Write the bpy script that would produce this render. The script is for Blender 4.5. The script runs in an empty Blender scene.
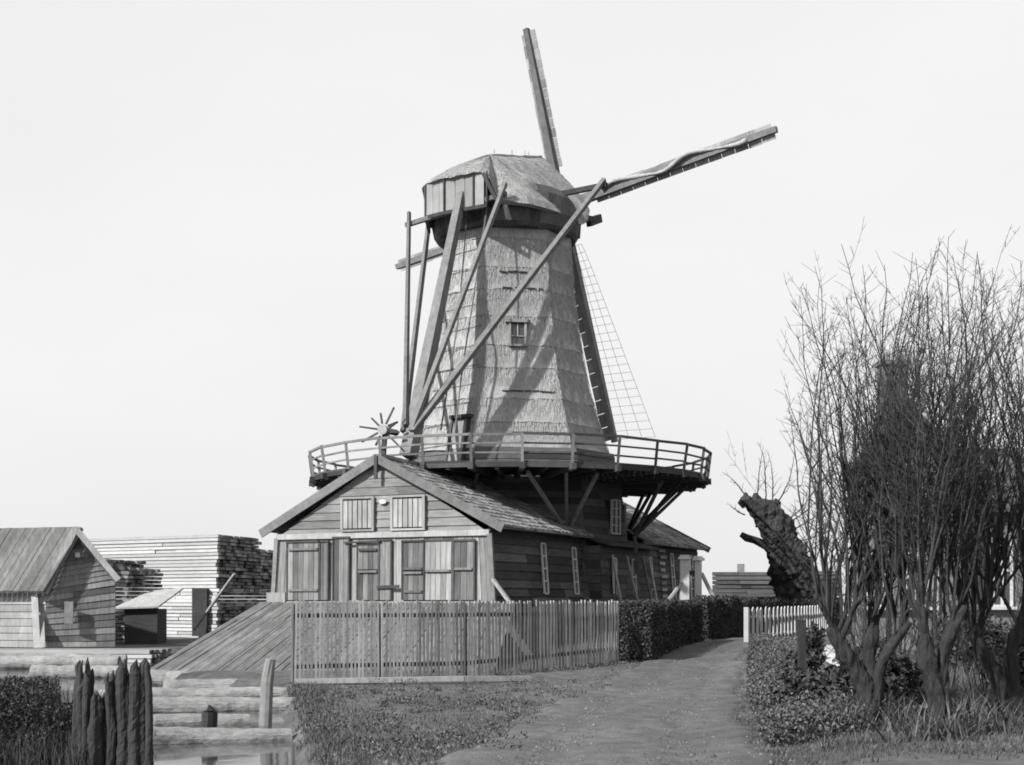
import bpy, math, random
from mathutils import Vector, Matrix, noise
random.seed(7)
R = math.radians
SC = bpy.context.scene
COL = SC.collection

# ------------------------------------------------------------------ camera
F = 1400.0
cam_d = bpy.data.cameras.new('camera')
cam = bpy.data.objects.new('camera', cam_d)
COL.objects.link(cam)
cam_d.sensor_width = 36.0
cam_d.lens = F / 1024 * 36.0
cam_d.shift_y = 217.5 / 1024
cam_d.clip_end = 6000
cam.location = (0, 0, 1.7)
cam.rotation_euler = (R(90), 0, 0)
SC.camera = cam

# ------------------------------------------------------------------ light
SUN_AZ, SUN_EL = R(-50), R(37)      # azimuth measured from "towards the camera", negative = left
sv = Vector((math.sin(SUN_AZ) * math.cos(SUN_EL), -math.cos(SUN_AZ) * math.cos(SUN_EL), math.sin(SUN_EL)))
w = bpy.data.worlds.new('World'); SC.world = w; w.use_nodes = True
nt = w.node_tree; nt.nodes.clear()
sky = nt.nodes.new('ShaderNodeTexSky'); sky.sky_type = 'NISHITA'; sky.sun_disc = False
sky.sun_elevation = SUN_EL; sky.sun_rotation = math.atan2(sv.x, sv.y)
sky.dust_density = 6.0; sky.air_density = 1.5; sky.ozone_density = 1.0
bw = nt.nodes.new('ShaderNodeRGBToBW')
mr = nt.nodes.new('ShaderNodeMapRange'); mr.inputs[1].default_value = 0; mr.inputs[2].default_value = 20
mr.inputs[3].default_value = 6.2; mr.inputs[4].default_value = 9.4     # thin bright overcast flattens the sky
bgd = nt.nodes.new('ShaderNodeBackground'); bgd.inputs[1].default_value = 0.088
wo = nt.nodes.new('ShaderNodeOutputWorld')
nt.links.new(sky.outputs[0], bw.inputs[0]); nt.links.new(bw.outputs[0], mr.inputs[0])
cn = nt.nodes.new('ShaderNodeTexNoise'); cn.inputs['Scale'].default_value = 2.2; cn.inputs['Detail'].default_value = 5
cm_ = nt.nodes.new('ShaderNodeMapRange'); cm_.inputs[1].default_value = .3; cm_.inputs[2].default_value = .7; cm_.inputs[3].default_value = .965; cm_.inputs[4].default_value = 1.035
ct_ = nt.nodes.new('ShaderNodeTexCoord'); cp_ = nt.nodes.new('ShaderNodeMapping'); cp_.inputs['Scale'].default_value = (1, 1, 2.5)
ml_ = nt.nodes.new('ShaderNodeMath'); ml_.operation = 'MULTIPLY'
nt.links.new(ct_.outputs['Generated'], cp_.inputs[0]); nt.links.new(cp_.outputs[0], cn.inputs[0]); nt.links.new(cn.outputs[0], cm_.inputs[0])
nt.links.new(mr.outputs[0], ml_.inputs[0]); nt.links.new(cm_.outputs[0], ml_.inputs[1]); nt.links.new(ml_.outputs[0], bgd.inputs[0]); nt.links.new(bgd.outputs[0], wo.inputs[0])
sd = bpy.data.lights.new('sun', 'SUN'); sd.energy = 4.9; sd.angle = R(1.0); sd.color = (1.0, .995, .985)
so = bpy.data.objects.new('sun', sd); COL.objects.link(so)
so.rotation_euler = sv.to_track_quat('Z', 'Y').to_euler(); so.location = (-30, -30, 40)
SC.view_settings.view_transform = 'Standard'; SC.view_settings.look = 'None'
SC.view_settings.exposure = 0.62; SC.view_settings.gamma = 1.0
SC.render.engine = 'CYCLES'
SC.cycles.filter_width = 1.8      # an old, slightly soft lens

# ------------------------------------------------------------------ materials (all greys: the picture is monochrome)
def mat(name, c, var=.35, scale=(6, 6, 6), amt=.35, blotch=.25, bscale=.6, rough=.9, bump=.3, bdist=.02, spec=.2):
    c = c * .84
    m = bpy.data.materials.new(name); m.use_nodes = True
    t = m.node_tree; N = t.nodes; L = t.links; b = N['Principled BSDF']
    b.inputs['Roughness'].default_value = rough
    b.inputs['Specular IOR Level'].default_value = spec
    tc = N.new('ShaderNodeTexCoord'); mp = N.new('ShaderNodeMapping'); mp.inputs['Scale'].default_value = scale
    L.new(tc.outputs['Object'], mp.inputs[0])
    n1 = N.new('ShaderNodeTexNoise'); n1.inputs['Scale'].default_value = 1; n1.inputs['Detail'].default_value = 6; n1.inputs['Roughness'].default_value = .65
    L.new(mp.outputs[0], n1.inputs[0])
    n2 = N.new('ShaderNodeTexNoise'); n2.inputs['Scale'].default_value = bscale; n2.inputs['Detail'].default_value = 4
    L.new(tc.outputs['Object'], n2.inputs[0])
    at = N.new('ShaderNodeAttribute'); at.attribute_name = 'rnd'
    def math_(op, a, bb, c_=None):
        n = N.new('ShaderNodeMath'); n.operation = op
        for i, v in enumerate((a, bb, c_)):
            if v is None: continue
            if isinstance(v, (int, float)): n.inputs[i].default_value = v
            else: L.new(v, n.inputs[i])
        return n.outputs[0]
    # c * (1 + var*(rnd-.5)*2) * (1+amt*(n1-.5)*3) * (1+blotch*(n2-.5)*3)
    k1 = math_('MULTIPLY_ADD', at.outputs['Fac'], 2 * var, 1 - var)
    k2 = math_('MULTIPLY_ADD', n1.outputs[0], 3 * amt, 1 - 1.5 * amt)
    k3 = math_('MULTIPLY_ADD', n2.outputs[0], 3 * blotch, 1 - 1.5 * blotch)
    v = math_('MULTIPLY', math_('MULTIPLY', math_('MULTIPLY', k1, k2), k3), c)
    v = math_('MINIMUM', math_('MAXIMUM', v, .008), .85)
    cc = N.new('ShaderNodeCombineColor')
    for i in range(3): L.new(v, cc.inputs[i])
    L.new(cc.outputs[0], b.inputs['Base Color'])
    if bump:
        bp = N.new('ShaderNodeBump'); bp.inputs['Strength'].default_value = bump; bp.inputs['Distance'].default_value = bdist
        L.new(n1.outputs[0], bp.inputs['Height']); L.new(bp.outputs[0], b.inputs['Normal'])
    return m

M = {}
M['thatch'] = mat('thatch', .34, .22, (24, 24, 3), .42, .25, .7, bump=.6, bdist=.06)
M['cap_thatch'] = mat('cap_thatch', .30, .2, (20, 20, 6), .35, .2, .8, bump=.6, bdist=.06)
M['oldwood'] = mat('weathered_wood', .25, .3, (14, 14, 1.6), .45, .25, .9, bump=.3)
M['oldwood_h'] = mat('weathered_siding', .19, .28, (2.0, 2.0, 16), .45, .3, .9, bump=.3)
M['beam'] = mat('grey_beam', .165, .3, (5, 5, 5), .4, .2, 1.2)
M['darkbeam'] = mat('dark_beam', .06, .4, (5, 5, 5), .4, .2, 1.2)
M['tarred'] = mat('tarred_boards', .075, .55, (3, 3, 14), .5, .3, .8, rough=.75, bump=.3)
M['skirt'] = mat('skirt_boards', .085, .4, (14, 14, 3), .5, .3, 1)
M['door3'] = mat('dark_door_wood', .12, .5, (16, 16, 1.5), .5, .4, 1.1)
M['door'] = mat('door_wood', .15, .45, (16, 16, 1.5), .5, .4, 1.1)
M['white'] = mat('white_paint', .5, .1, (8, 8, 8), .12, .12, 1.5, rough=.7)
M['panel'] = mat('pale_panel', .28, .2, (6, 6, 2), .2, .2, 1.5, rough=.8)
M['shutter'] = mat('pale_shutter', .30, .25, (14, 14, 2), .35, .25, 2.0)
M['glass'] = mat('old_glass', .06, .1, (3, 3, 3), .1, .1, 1, rough=.12, bump=0, spec=.5)
M['tiles'] = mat('roof_tiles', .19, .45, (7, 7, 7), .4, .3, .7, bump=.4)
M['planks'] = mat('ramp_planks', .135, .16, (7, 1.2, 3), .5, .35, .7, bump=.3)
M['lumber'] = mat('sawn_lumber', .43, .22, (1.2, 6, 14), .25, .15, .5, bump=.2)
M['lumber_end'] = mat('lumber_ends', .22, .6, (9, 9, 9), .4, .3, .8)
M['picket'] = mat('weathered_picket', .30, .4, (18, 18, 3), .45, .25, 1.5)
M['hedge'] = mat('hedge_leaf', .052, .6, (6, 6, 6), .3, .3, .7, bump=0)
M['bark'] = mat('bark', .036, .3, (38, 38, 7), .75, .4, 2.5, bump=1.0, bdist=.03)
M['oldbark'] = mat('pollard_bark', .045, .3, (16, 16, 5), .8, .5, 1.6, bump=1.0, bdist=.1)
M['twig'] = mat('twig', .04, .4, (12, 12, 5), .3, .2, 1.4, bump=0)
M['grass'] = mat('grass_blade', .085, .6, (1, 1, 1), .4, .5, .35, bump=0)
M['leaf'] = mat('weed_leaf', .09, .75, (3, 3, 3), .4, .3, .8, bump=0)
M['ground'] = mat('ground_turf', .085, 0, (2.6, 2.6, 2.6), .7, .5, .5, bump=.7, bdist=.08)
M['road'] = mat('dirt_road', .095, 0, (3.5, 2.5, 3), .55, .4, .45, bump=.9, bdist=.04)
M['sand'] = mat('pale_path', .42, 0, (4, 4, 4), .25, .3, .6, bump=.4)
M['log'] = mat('log_wood', .24, .3, (5, 22, 22), .5, .4, 1.3, bump=1.0, bdist=.03)
M['stake'] = mat('black_stake', .04, .5, (10, 10, 2), .5, .3, 1.5, bump=.6)
M['brick'] = mat('dark_brick', .17, .3, (7, 7, 12), .4, .3, .8, bump=.4)
M['slate'] = mat('dark_roof', .09, .35, (6, 6, 9), .4, .3, .8)
M['cloth'] = mat('sailcloth', .34, .15, (6, 6, 6), .35, .2, 2, bump=.5, bdist=.04)
M['rope'] = mat('rope', .15, .2, (6, 6, 6), .2, .1, 2, bump=0)
# water
m = bpy.data.materials.new('canal_water'); m.use_nodes = True
b = m.node_tree.nodes['Principled BSDF']; b.inputs['Base Color'].default_value = (.05, .05, .05, 1); b.inputs['Roughness'].default_value = .06
b.inputs['IOR'].default_value = 1.33
nz = m.node_tree.nodes.new('ShaderNodeTexNoise'); nz.inputs['Scale'].default_value = 2.5; nz.inputs['Detail'].default_value = 4
tcw = m.node_tree.nodes.new('ShaderNodeTexCoord'); mpw = m.node_tree.nodes.new('ShaderNodeMapping'); mpw.inputs['Scale'].default_value = (1, .45, 1)
bpw = m.node_tree.nodes.new('ShaderNodeBump'); bpw.inputs['Strength'].default_value = .1; bpw.inputs['Distance'].default_value = .03
m.node_tree.links.new(tcw.outputs['Object'], mpw.inputs[0]); m.node_tree.links.new(mpw.outputs[0], nz.inputs[0])
m.node_tree.links.new(nz.outputs[0], bpw.inputs['Height']); m.node_tree.links.new(bpw.outputs[0], b.inputs['Normal'])
M['water'] = m

# ------------------------------------------------------------------ mesh builder
Z = Vector((0, 0, 1))
class MB:
    def __init__(s): s.v = []; s.f = []; s.r = []
    def face(s, pts, r=None):
        i = len(s.v); s.v += [Vector(p) for p in pts]; s.f.append(tuple(range(i, i + len(pts)))); s.r.append(random.random() if r is None else r)
    def raw(s, vs, fs, r=None):
        i = len(s.v); s.v += [Vector(p) for p in vs]
        rr = random.random() if r is None else r
        for f in fs: s.f.append(tuple(i + k for k in f)); s.r.append(rr)
    def hexa(s, p, r=None):     # 8 points: bottom 4 ccw, top 4 ccw
        s.raw(p, [(3, 2, 1, 0), (4, 5, 6, 7), (0, 1, 5, 4), (1, 2, 6, 5), (2, 3, 7, 6), (3, 0, 4, 7)], r)
    def box(s, c, sx, sy, sz, rz=0, r=None):
        c = Vector(c); ca, sa = math.cos(rz), math.sin(rz); P = []
        for dz in (-.5, .5):
            for dx, dy in ((-.5, -.5), (.5, -.5), (.5, .5), (-.5, .5)):
                x, y = dx * sx, dy * sy
                P.append(c + Vector((x * ca - y * sa, x * sa + y * ca, dz * sz)))
        s.hexa(P, r)
    def beam(s, a, b, w, h=None, up=Z, w2=None, h2=None, r=None):
        a = Vector(a); b = Vector(b); h = w if h is None else h; w2 = w if w2 is None else w2; h2 = h if h2 is None else h2
        d = (b - a).normalized(); up = Vector(up)
        if abs(d.dot(up)) > .98: up = Vector((0, 1, 0)) if abs(d.y) < .9 else Vector((1, 0, 0))
        x = d.cross(up).normalized(); y = x.cross(d).normalized()
        P = []
        for p, ww, hh in ((a, w, h), (b, w2, h2)):
            for i, j in ((-1, -1), (1, -1), (1, 1), (-1, 1)):
                P.append(p + x * (i * ww / 2) + y * (j * hh / 2))
        s.hexa(P, r)
    def tube(s, pts, rad, n=6, r=None, cap=True, jit=0):
        pts = [Vector(p) for p in pts]; rr = random.random() if r is None else r
        base = len(s.v); ref = Vector((.31, .17, .93))
        for i, p in enumerate(pts):
            d = (pts[min(i + 1, len(pts) - 1)] - pts[max(i - 1, 0)]).normalized()
            x = d.cross(ref)
            if x.length < .1: x = d.cross(Vector((1, 0, 0)))
            x.normalize(); y = d.cross(x)
            q = rad[i] if isinstance(rad, (list, tuple)) else rad
            for k in range(n):
                t = 2 * math.pi * k / n; qq = q * (1 + jit * random.uniform(-1, 1)) if jit else q
                s.v.append(p + x * math.cos(t) * qq + y * math.sin(t) * qq)
        for i in range(len(pts) - 1):
            for k in range(n):
                a = base + i * n + k; b2 = base + i * n + (k + 1) % n
                s.f.append((a, b2, b2 + n, a + n)); s.r.append(rr)
        if cap:
            s.f.append(tuple(base + k for k in range(n - 1, -1, -1))); s.r.append(rr)
            s.f.append(tuple(base + (len(pts) - 1) * n + k for k in range(n))); s.r.append(rr)
    def build(s, name, m, parent=None, origin=None, smooth=False):
        if origin is None:
            origin = Vector((0, 0, 0))
            p = parent
            while p is not None: origin = origin + Vector(p.location); p = p.parent
            oloc = Vector((0, 0, 0)) if parent is not None else origin
        else:
            origin = Vector(origin); oloc = origin.copy(); assert parent is None
        me = bpy.data.meshes.new(name)
        me.from_pydata([tuple(v - origin) for v in s.v], [], s.f)
        at = me.attributes.new('rnd', 'FLOAT', 'FACE'); at.data.foreach_set('value', s.r)
        me.materials.append(m)
        if smooth: me.polygons.foreach_set('use_smooth', [True] * len(s.f))
        me.update()
        o = bpy.data.objects.new(name, me); COL.objects.link(o)
        o.location = oloc
        if parent is not None: o.parent = parent
        return o

def tag(o, label, cat, group=None, kind=None):
    if label: o['label'] = label
    if cat: o['category'] = cat
    if group: o['group'] = group
    if kind: o['kind'] = kind
    return o
def thing(name, loc, label, cat, group=None):
    o = bpy.data.objects.new(name, None); COL.objects.link(o); o.location = loc; o.empty_display_size = .3
    return tag(o, label, cat, group)
def mesh1(mb, name, m, loc, label, cat, group=None, smooth=False):
    return tag(mb.build(name, m, None, loc, smooth), label, cat, group)
def struct(mb, name, m, smooth=False):
    o = mb.build(name, m, None, (0, 0, 0), smooth); o['kind'] = 'structure'; return o
def sstep(a, b, x):
    t = max(0, min(1, (x - a) / (b - a))); return t * t * (3 - 2 * t)

# ------------------------------------------------------------------ ground
def bank_x(y):      # x of the canal's right bank at depth y
    if y < 28.5: return -2.6 - (y - 18) * .19
    return -4.6 - (y - 28.5) * .75 if y < 33 else -8.0 - (y - 33) * .02
def gz(x, y):
    z = .42 * sstep(25, 44, y) * sstep(-1.5, 2.5, x) + .12 * sstep(40, 60, y) * (1 - sstep(-1.5, 2.5, x))
    z += .035 * noise.noise(Vector((x * .5, y * .5, 0))) + .05 * noise.noise(Vector((x * .13, y * .13, 3)))
    # canal basin
    far = 47.5
    d = min(bank_x(y) + .25 * noise.noise(Vector((y * .6, 0, 1))) - x, far - y, x + 200)
    z -= 1.5 * sstep(-.3, 1.3, d)
    # bank on the right of the road rises a little
    if y < 36: z += .16 * sstep(3.6 + (y - 20) * .12, 4.6 + (y - 20) * .12, x) * sstep(8, 14, y)
    return z
g = MB()
def axis(segs):
    a = []
    for lo, hi, st in segs:
        n = max(1, round((hi - lo) / st)); a += [lo + (hi - lo) * i / n for i in range(n)]
    a.append(segs[-1][1]); return a
xs = axis([(-3000, -300, 900), (-300, -40, 26), (-40, -12, 1.4), (-12, 14, .35), (14, 40, 2), (40, 300, 26), (300, 3000, 900)])
ys = axis([(-200, 0, 50), (0, 12, 1), (12, 50, .35), (50, 80, 1.5), (80, 300, 20), (300, 4000, 900)])
nx = len(xs)
for yy in ys:
    for xx in xs: g.v.append(Vector((xx, yy, gz(xx, yy) if abs(xx) < 300 and yy < 300 else 0)))
for j in range(len(ys) - 1):
    for i in range(nx - 1):
        a = j * nx + i; g.f.append((a, a + 1, a + 1 + nx, a + nx)); g.r.append(.5)
struct(g, 'ground', M['ground'], True)
wmb = MB(); wmb.face([(-210, -20, -.32), (8, -20, -.32), (8, 60, -.32), (-210, 60, -.32)], .5)
# the water sheet stays inside the basin
wmb = MB(); wmb.face([(-210, -5, -.32), (-1.2, -5, -.32), (-2.5, 28, -.32), (-7.0, 34, -.32), (-7.0, 48, -.32), (-210, 48, -.32)], .5)
struct(wmb, 'water', M['water'])

def strip(lst, name, m, dz, cols=10):
    """lst: (y, xl, xr) cross rows"""
    s = MB(); rows = []
    for k in range(len(lst) - 1):
        (xa, ya, xb, yb), (xc, yc, xd, yd) = lst[k], lst[k + 1]
        n = max(1, int(math.hypot(xc - xa, yc - ya) / .3))
        for i in range(n): 
            t = i / n; rows.append((xa + (xc - xa) * t, ya + (yc - ya) * t, xb + (xd - xb) * t, yb + (yd - yb) * t))
    rows.append(lst[-1])
    for (xa, ya, xb, yb) in rows:
        ja = .4 * noise.noise(Vector((ya * .9, 4, xa))) + .22 * noise.noise(Vector((ya * 3.1, 4, xa))); jb = .35 * noise.noise(Vector((yb * .9, 9, xb))) + .2 * noise.noise(Vector((yb * 3.3, 9, xb)))
        for i in range(cols + 1):
            t = i / cols; x = xa + ja + (xb + jb - xa - ja) * t; y = ya + (yb - ya) * t
            rut = -.06 * (math.exp(-((t - .3) / .07) ** 2) + math.exp(-((t - .72) / .07) ** 2)) if cols > 8 else 0
            e = min(t, 1 - t) * cols
            s.v.append(Vector((x, y, gz(x, y) + (dz if e > .5 else -.06) + rut * .6)))
    for j in range(len(rows) - 1):
        for i in range(cols):
            a = j * (cols + 1) + i; s.f.append((a, a + 1, a + cols + 2, a + cols + 1)); s.r.append(.5)
    return struct(s, name, m, True)
ROAD = [(-2.6, 2, 1.6, 2), (-1.4, 10, 2.3, 10), (-.3, 16.8, 2.95, 16.8), (.7, 23.8, 3.95, 23.8), (2.5, 31, 5.15, 31), (4.0, 37, 6.2, 37), (5.7, 43.2, 7.6, 41.5), (7.2, 45.8, 8.8, 43.2), (10, 48, 11, 45.4), (16, 51, 16.6, 48.5)]
strip(ROAD, 'road', M['road'], .045, 22)
strip([(6.15, 25.5, 7.0, 25.2), (6.9, 30, 7.7, 30), (7.6, 35, 8.4, 35), (8.7, 41, 9.6, 40.5)], 'path', M['sand'], .03, 5)

# ------------------------------------------------------------------ mill frame of reference
MC = Vector((-.08, 50.0, 0))
BE, TI = .553, .112
ax = Vector((math.sin(BE), math.cos(BE), 0)); hh = Vector((math.cos(BE), -math.sin(BE), 0))
def CP(r, t, z): return MC + ax * r + hh * t + Z * z     # point in the cap's own directions
CORN = [R(a) for a in (-17, 36, 73, 126, 163, 216, 253, 306)]
MB_ = MC + Vector((-.13, 0, 0))
def pol(th, r, z): return MC + Vector((math.sin(th) * r, -math.cos(th) * r, z))
def rad_at(z):
    pts = [(0, 4.75), (3, 4.42), (5.95, 4.0), (6.0, 3.9), (6.8, 3.76), (7.5, 3.52), (9.1, 3.04), (10.8, 2.72), (12.4, 2.5), (14.6, 2.33), (15.5, 2.3)]
    for (a, ra), (b_, rb) in zip(pts, pts[1:]):
        if z <= b_: return ra + (rb - ra) * (z - a) / (b_ - a)
    return pts[-1][1]

mill = thing('windmill', MC, 'tall thatched octagonal windmill with a gallery, four sails and long tail poles', 'windmill')

# thatched body in overlapping courses
tb = MB()
zc = 6.75; courses = []
while zc < 14.7: 
    courses.append(zc); zc += random.uniform(.75, 1.25)
courses.append(14.75)
NS = 14
def octpt(i, t, r):
    a = CORN[i]; b_ = CORN[(i + 1) % 8]
    pa = Vector((math.sin(a), -math.cos(a), 0)); pb = Vector((math.sin(b_), -math.cos(b_), 0))
    return (pa + (pb - pa) * t) * r
for ci in range(len(courses) - 1):
    z0, z1 = courses[ci], courses[ci + 1]
    ring = []
    levels = [(z0 + .0, .0), (z0, .05), (z0 + (z1 - z0) * .33, .04), (z0 + (z1 - z0) * .66, .022), (z1 + .05, 0)]
    base = len(tb.v)
    for li, (zz, off) in enumerate(levels):
        for i in range(8):
            for k in range(NS):
                p = octpt(i, k / NS, 1); r_ = rad_at(min(zz, 14.75)) + off + .02 * noise.noise(Vector((i * 5 + k * .9, zz * 2, 1)))
                jz = (.05 * noise.noise(Vector((i * 7 + k * 1.7, ci * 3.1, 5))) + random.uniform(-.012, .012)) if li < 2 else 0
                # rounded corners
                e = min(k, NS - k) / NS; r_ -= .03 * max(0, 1 - e * 8)
                tb.v.append(MB_ + p * r_ + Z * (zz + jz))
    n = 8 * NS
    for li in range(len(levels) - 1):
        for k in range(n):
            a = base + li * n + k; b_ = base + li * n + (k + 1) % n
            tb.f.append((a, b_, b_ + n, a + n)); tb.r.append(.5 + .5 * noise.noise(Vector((k * .37, ci, 0))) + random.uniform(-.12, .12))
def fibre(mb, p, dn, n_, L, w_):
    sdv = dn.cross(n_).normalized() * w_ * .5; q = p + dn * L; rr = min(1, max(0, random.gauss(.5, .25)))
    mb.face([p - sdv + n_ * .012, p + sdv + n_ * .012, q + sdv * .6 + n_ * .02, q - sdv * .6 + n_ * .02], rr)
for _ in range(26000):
    i = random.choice((7, 0, 0, 1, 1, 2, 6)); t = random.random(); z_ = random.uniform(6.9, 14.7); p = MB_ + octpt(i, t, rad_at(z_) + .03) + Z * z_
    a, b_ = CORN[i], CORN[(i + 1) % 8]; n_ = octpt(i, .5, 1).normalized(); dn = (MB_ + octpt(i, t, rad_at(z_ - .3) + .03) + Z * (z_ - .3) - p).normalized()
    dn = (dn + n_.cross(dn) * random.gauss(0, .05)).normalized(); fibre(tb, p, dn, n_, random.uniform(.08, .24), random.uniform(.01, .022))
body = tb.build('body', M['thatch'], mill)

# tarred base below the gallery: horizontal weatherboards on each face
def lap_face(mb, pa0, pb0, pa1, pb1, n_out, z0, z1, pitch=.24, out=.03, split=3.0, trim=None):
    """weatherboards between lines pa0->pa1 (left) and pb0->pb1 (right) as z goes z0->z1"""
    nrow = max(1, round((z1 - z0) / pitch)); n_out = Vector(n_out)
    for j in range(nrow):
        ta, tb_ = j / nrow, (j + 1.12) / nrow; tb_ = min(tb_, 1)
        A0 = Vector(pa0).lerp(Vector(pa1), ta); B0 = Vector(pb0).lerp(Vector(pb1), ta)
        A1 = Vector(pa0).lerp(Vector(pa1), tb_); B1 = Vector(pb0).lerp(Vector(pb1), tb_)
        L = (B0 - A0).length
        if L < .05: continue
        cuts = [0]
        x = random.uniform(.4, 1) * split
        while x < L - .5: cuts.append(x / L); x += random.uniform(.7, 1.3) * split
        cuts.append(1)
        dz = random.uniform(-.012, .012)
        for c0, c1 in zip(cuts, cuts[1:]):
            o0 = n_out * (out + random.uniform(-.004, .01)); o1 = n_out * .004; th = n_out * .03
            q = [A0.lerp(B0, c0), A0.lerp(B0, c1), A1.lerp(B1, c1), A1.lerp(B1, c0)]
            zz = Z * (dz + random.uniform(-.006, .006))
            mb.hexa([q[0] - th + zz, q[1] - th + zz, q[1] + o0 + zz, q[0] + o0 + zz, q[3] - th, q[2] - th, q[2] + o1, q[3] + o1])
bb = MB()
for i in range(8):
    a, b_ = CORN[i], CORN[(i + 1) % 8]; mid = (a + b_ + (2 * math.pi if i == 7 else 0)) / 2
    nrm = Vector((math.sin((a + b_) / 2), -math.cos((a + b_) / 2), 0))
    if (pol(a, 1, 0) + pol(b_, 1, 0) - 2 * MC).dot(nrm) < 0: nrm = -nrm
    lap_face(bb, pol(a, rad_at(0), 0), pol(b_, rad_at(0), 0), pol(a, rad_at(5.8), 5.8), pol(b_, rad_at(5.8), 5.8), nrm, 0, 5.8, .23, .03, 2.5)
for i in range(8):
    a, b_ = CORN[i], CORN[(i + 1) % 8]
    nrm = Vector((math.sin((a + b_) / 2), -math.cos((a + b_) / 2), 0))
    if (pol(a, 1, 0) + pol(b_, 1, 0) - 2 * MC).dot(nrm) < 0: nrm = -nrm
    lap_face(bb, pol(a, rad_at(6.02) + .03, 6.02), pol(b_, rad_at(6.02) + .03, 6.02), pol(a, rad_at(6.8) + .03, 6.8), pol(b_, rad_at(6.8) + .03, 6.8), nrm, 6.02, 6.8, .2, .03, 2.5)
base_o = bb.build('base', M['tarred'], mill)
inn = MB(); inn.v = [pol(a, rad_at(z_) - .05, z_) for z_ in (0, 5.85) for a in CORN]
for k in range(8): inn.f.append((k, (k + 1) % 8, 8 + (k + 1) % 8, 8 + k)); inn.r.append(.4)
inn.f.append(tuple(range(8, 16))); inn.r.append(.4); inn.build('core', M['tarred'], base_o)
# tall small-paned window in the tarred base
def window(th, off, z, w_, h_, parent, nv=1, nh=4, rr=None, fm='white'):
    """window on the mill's wall plane at angle th (offset along the wall)"""
    nrm = Vector((math.sin(th), -math.cos(th), 0)); tan = Vector((math.cos(th), math.sin(th), 0))
    c = MC + nrm * rr + tan * off + Z * z
    fr = MB(); t = .05
    for s_ in (-1, 1):
        fr.beam(c + tan * s_ * w_ / 2 - Z * h_ / 2, c + tan * s_ * w_ / 2 + Z * h_ / 2, t, .07, nrm)
        fr.beam(c - tan * w_ / 2 + Z * s_ * h_ / 2, c + tan * w_ / 2 + Z * s_ * h_ / 2, t, .08, nrm)
    for k in range(1, nh): fr.beam(c - tan * w_ / 2 + Z * (k / nh - .5) * h_, c + tan * w_ / 2 + Z * (k / nh - .5) * h_, .03, .05, nrm)
    for k in range(1, nv + 1): fr.beam(c + tan * (k / (nv + 1) - .5) * w_ - Z * h_ / 2, c + tan * (k / (nv + 1) - .5) * w_ + Z * h_ / 2, .03, .045, nrm)
    o = fr.build('window', M[fm], parent)
    p = MB(); q = c - nrm * .02
    p.face([q - tan * w_ / 2 - Z * h_ / 2, q + tan * w_ / 2 - Z * h_ / 2, q + tan * w_ / 2 + Z * h_ / 2, q - tan * w_ / 2 + Z * h_ / 2], .5)
    p.build('pane', M['glass'], o)
    return o
window(R(54.5), .55, 4.55, .55, 1.15, base_o, 1, 4, 4.27 * math.cos(R(18.5)) + .03)
window(R(99.5), -1.2, 4.5, .5, 1.1, base_o, 1, 4, 4.27 * math.cos(R(26.5)) + .06)

# body window with lintel, on the middle face
nm = Vector((math.sin(R(9.5)), -math.cos(R(9.5)), 0)); tm = Vector((math.cos(R(9.5)), math.sin(R(9.5)), 0))
def mid_pt(z, off, out=0): return MB_ + nm * (rad_at(z) * math.cos(R(26.5)) + out) + tm * off + Z * z
wz = 10.75; wo_ = -.02
fr = MB()
for s_ in (-1, 1): fr.beam(mid_pt(wz - .42, wo_ + s_ * .27, .05), mid_pt(wz + .42, wo_ + s_ * .27, .12), .07, .12, nm)
fr.beam(mid_pt(wz + .42, wo_ - .42, .13), mid_pt(wz + .42, wo_ + .42, .13), .1, .2, nm)
fr.beam(mid_pt(wz - .42, wo_ - .33, .08), mid_pt(wz - .42, wo_ + .33, .08), .07, .16, nm)
fr.beam(mid_pt(wz - .1, wo_ - .27, .1), mid_pt(wz - .1, wo_ + .27, .1), .04, .05, nm)
fr.beam(mid_pt(wz - .1, wo_, .1), mid_pt(wz + .4, wo_, .12), .035, .05, nm)
wf = fr.build('window', M['oldwood'], body)
p_ = MB(); p_.face([mid_pt(wz - .42, wo_ - .27, .07), mid_pt(wz - .42, wo_ + .27, .07), mid_pt(wz + .42, wo_ + .27, .09), mid_pt(wz + .42, wo_ - .27, .09)], .5); p_.build('pane', M['glass'], wf)
# gallery door on the left face
nl = Vector((math.sin(R(-35.5)), -math.cos(R(-35.5)), 0)); tl = Vector((math.cos(R(-35.5)), math.sin(R(-35.5)), 0))
def left_pt(z, off, out=0): return MB_ + nl * (rad_at(z) * math.cos(R(18.5)) + out) + tl * off + Z * z
dr = MB()
dr.beam(left_pt(6.0, .55, .07), left_pt(7.75, .55, .05), .62, .07, nl)
do = dr.build('door', M['door'], body)
dr = MB(); dr.beam(left_pt(7.85, .12, .12), left_pt(7.85, 1.0, .12), .12, .22, nl)
for s_ in (.2, .9): dr.beam(left_pt(6.0, s_, .09), left_pt(7.8, s_, .09), .09, .12, nl)
dr.build('door_frame', M['darkbeam'], do)
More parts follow.
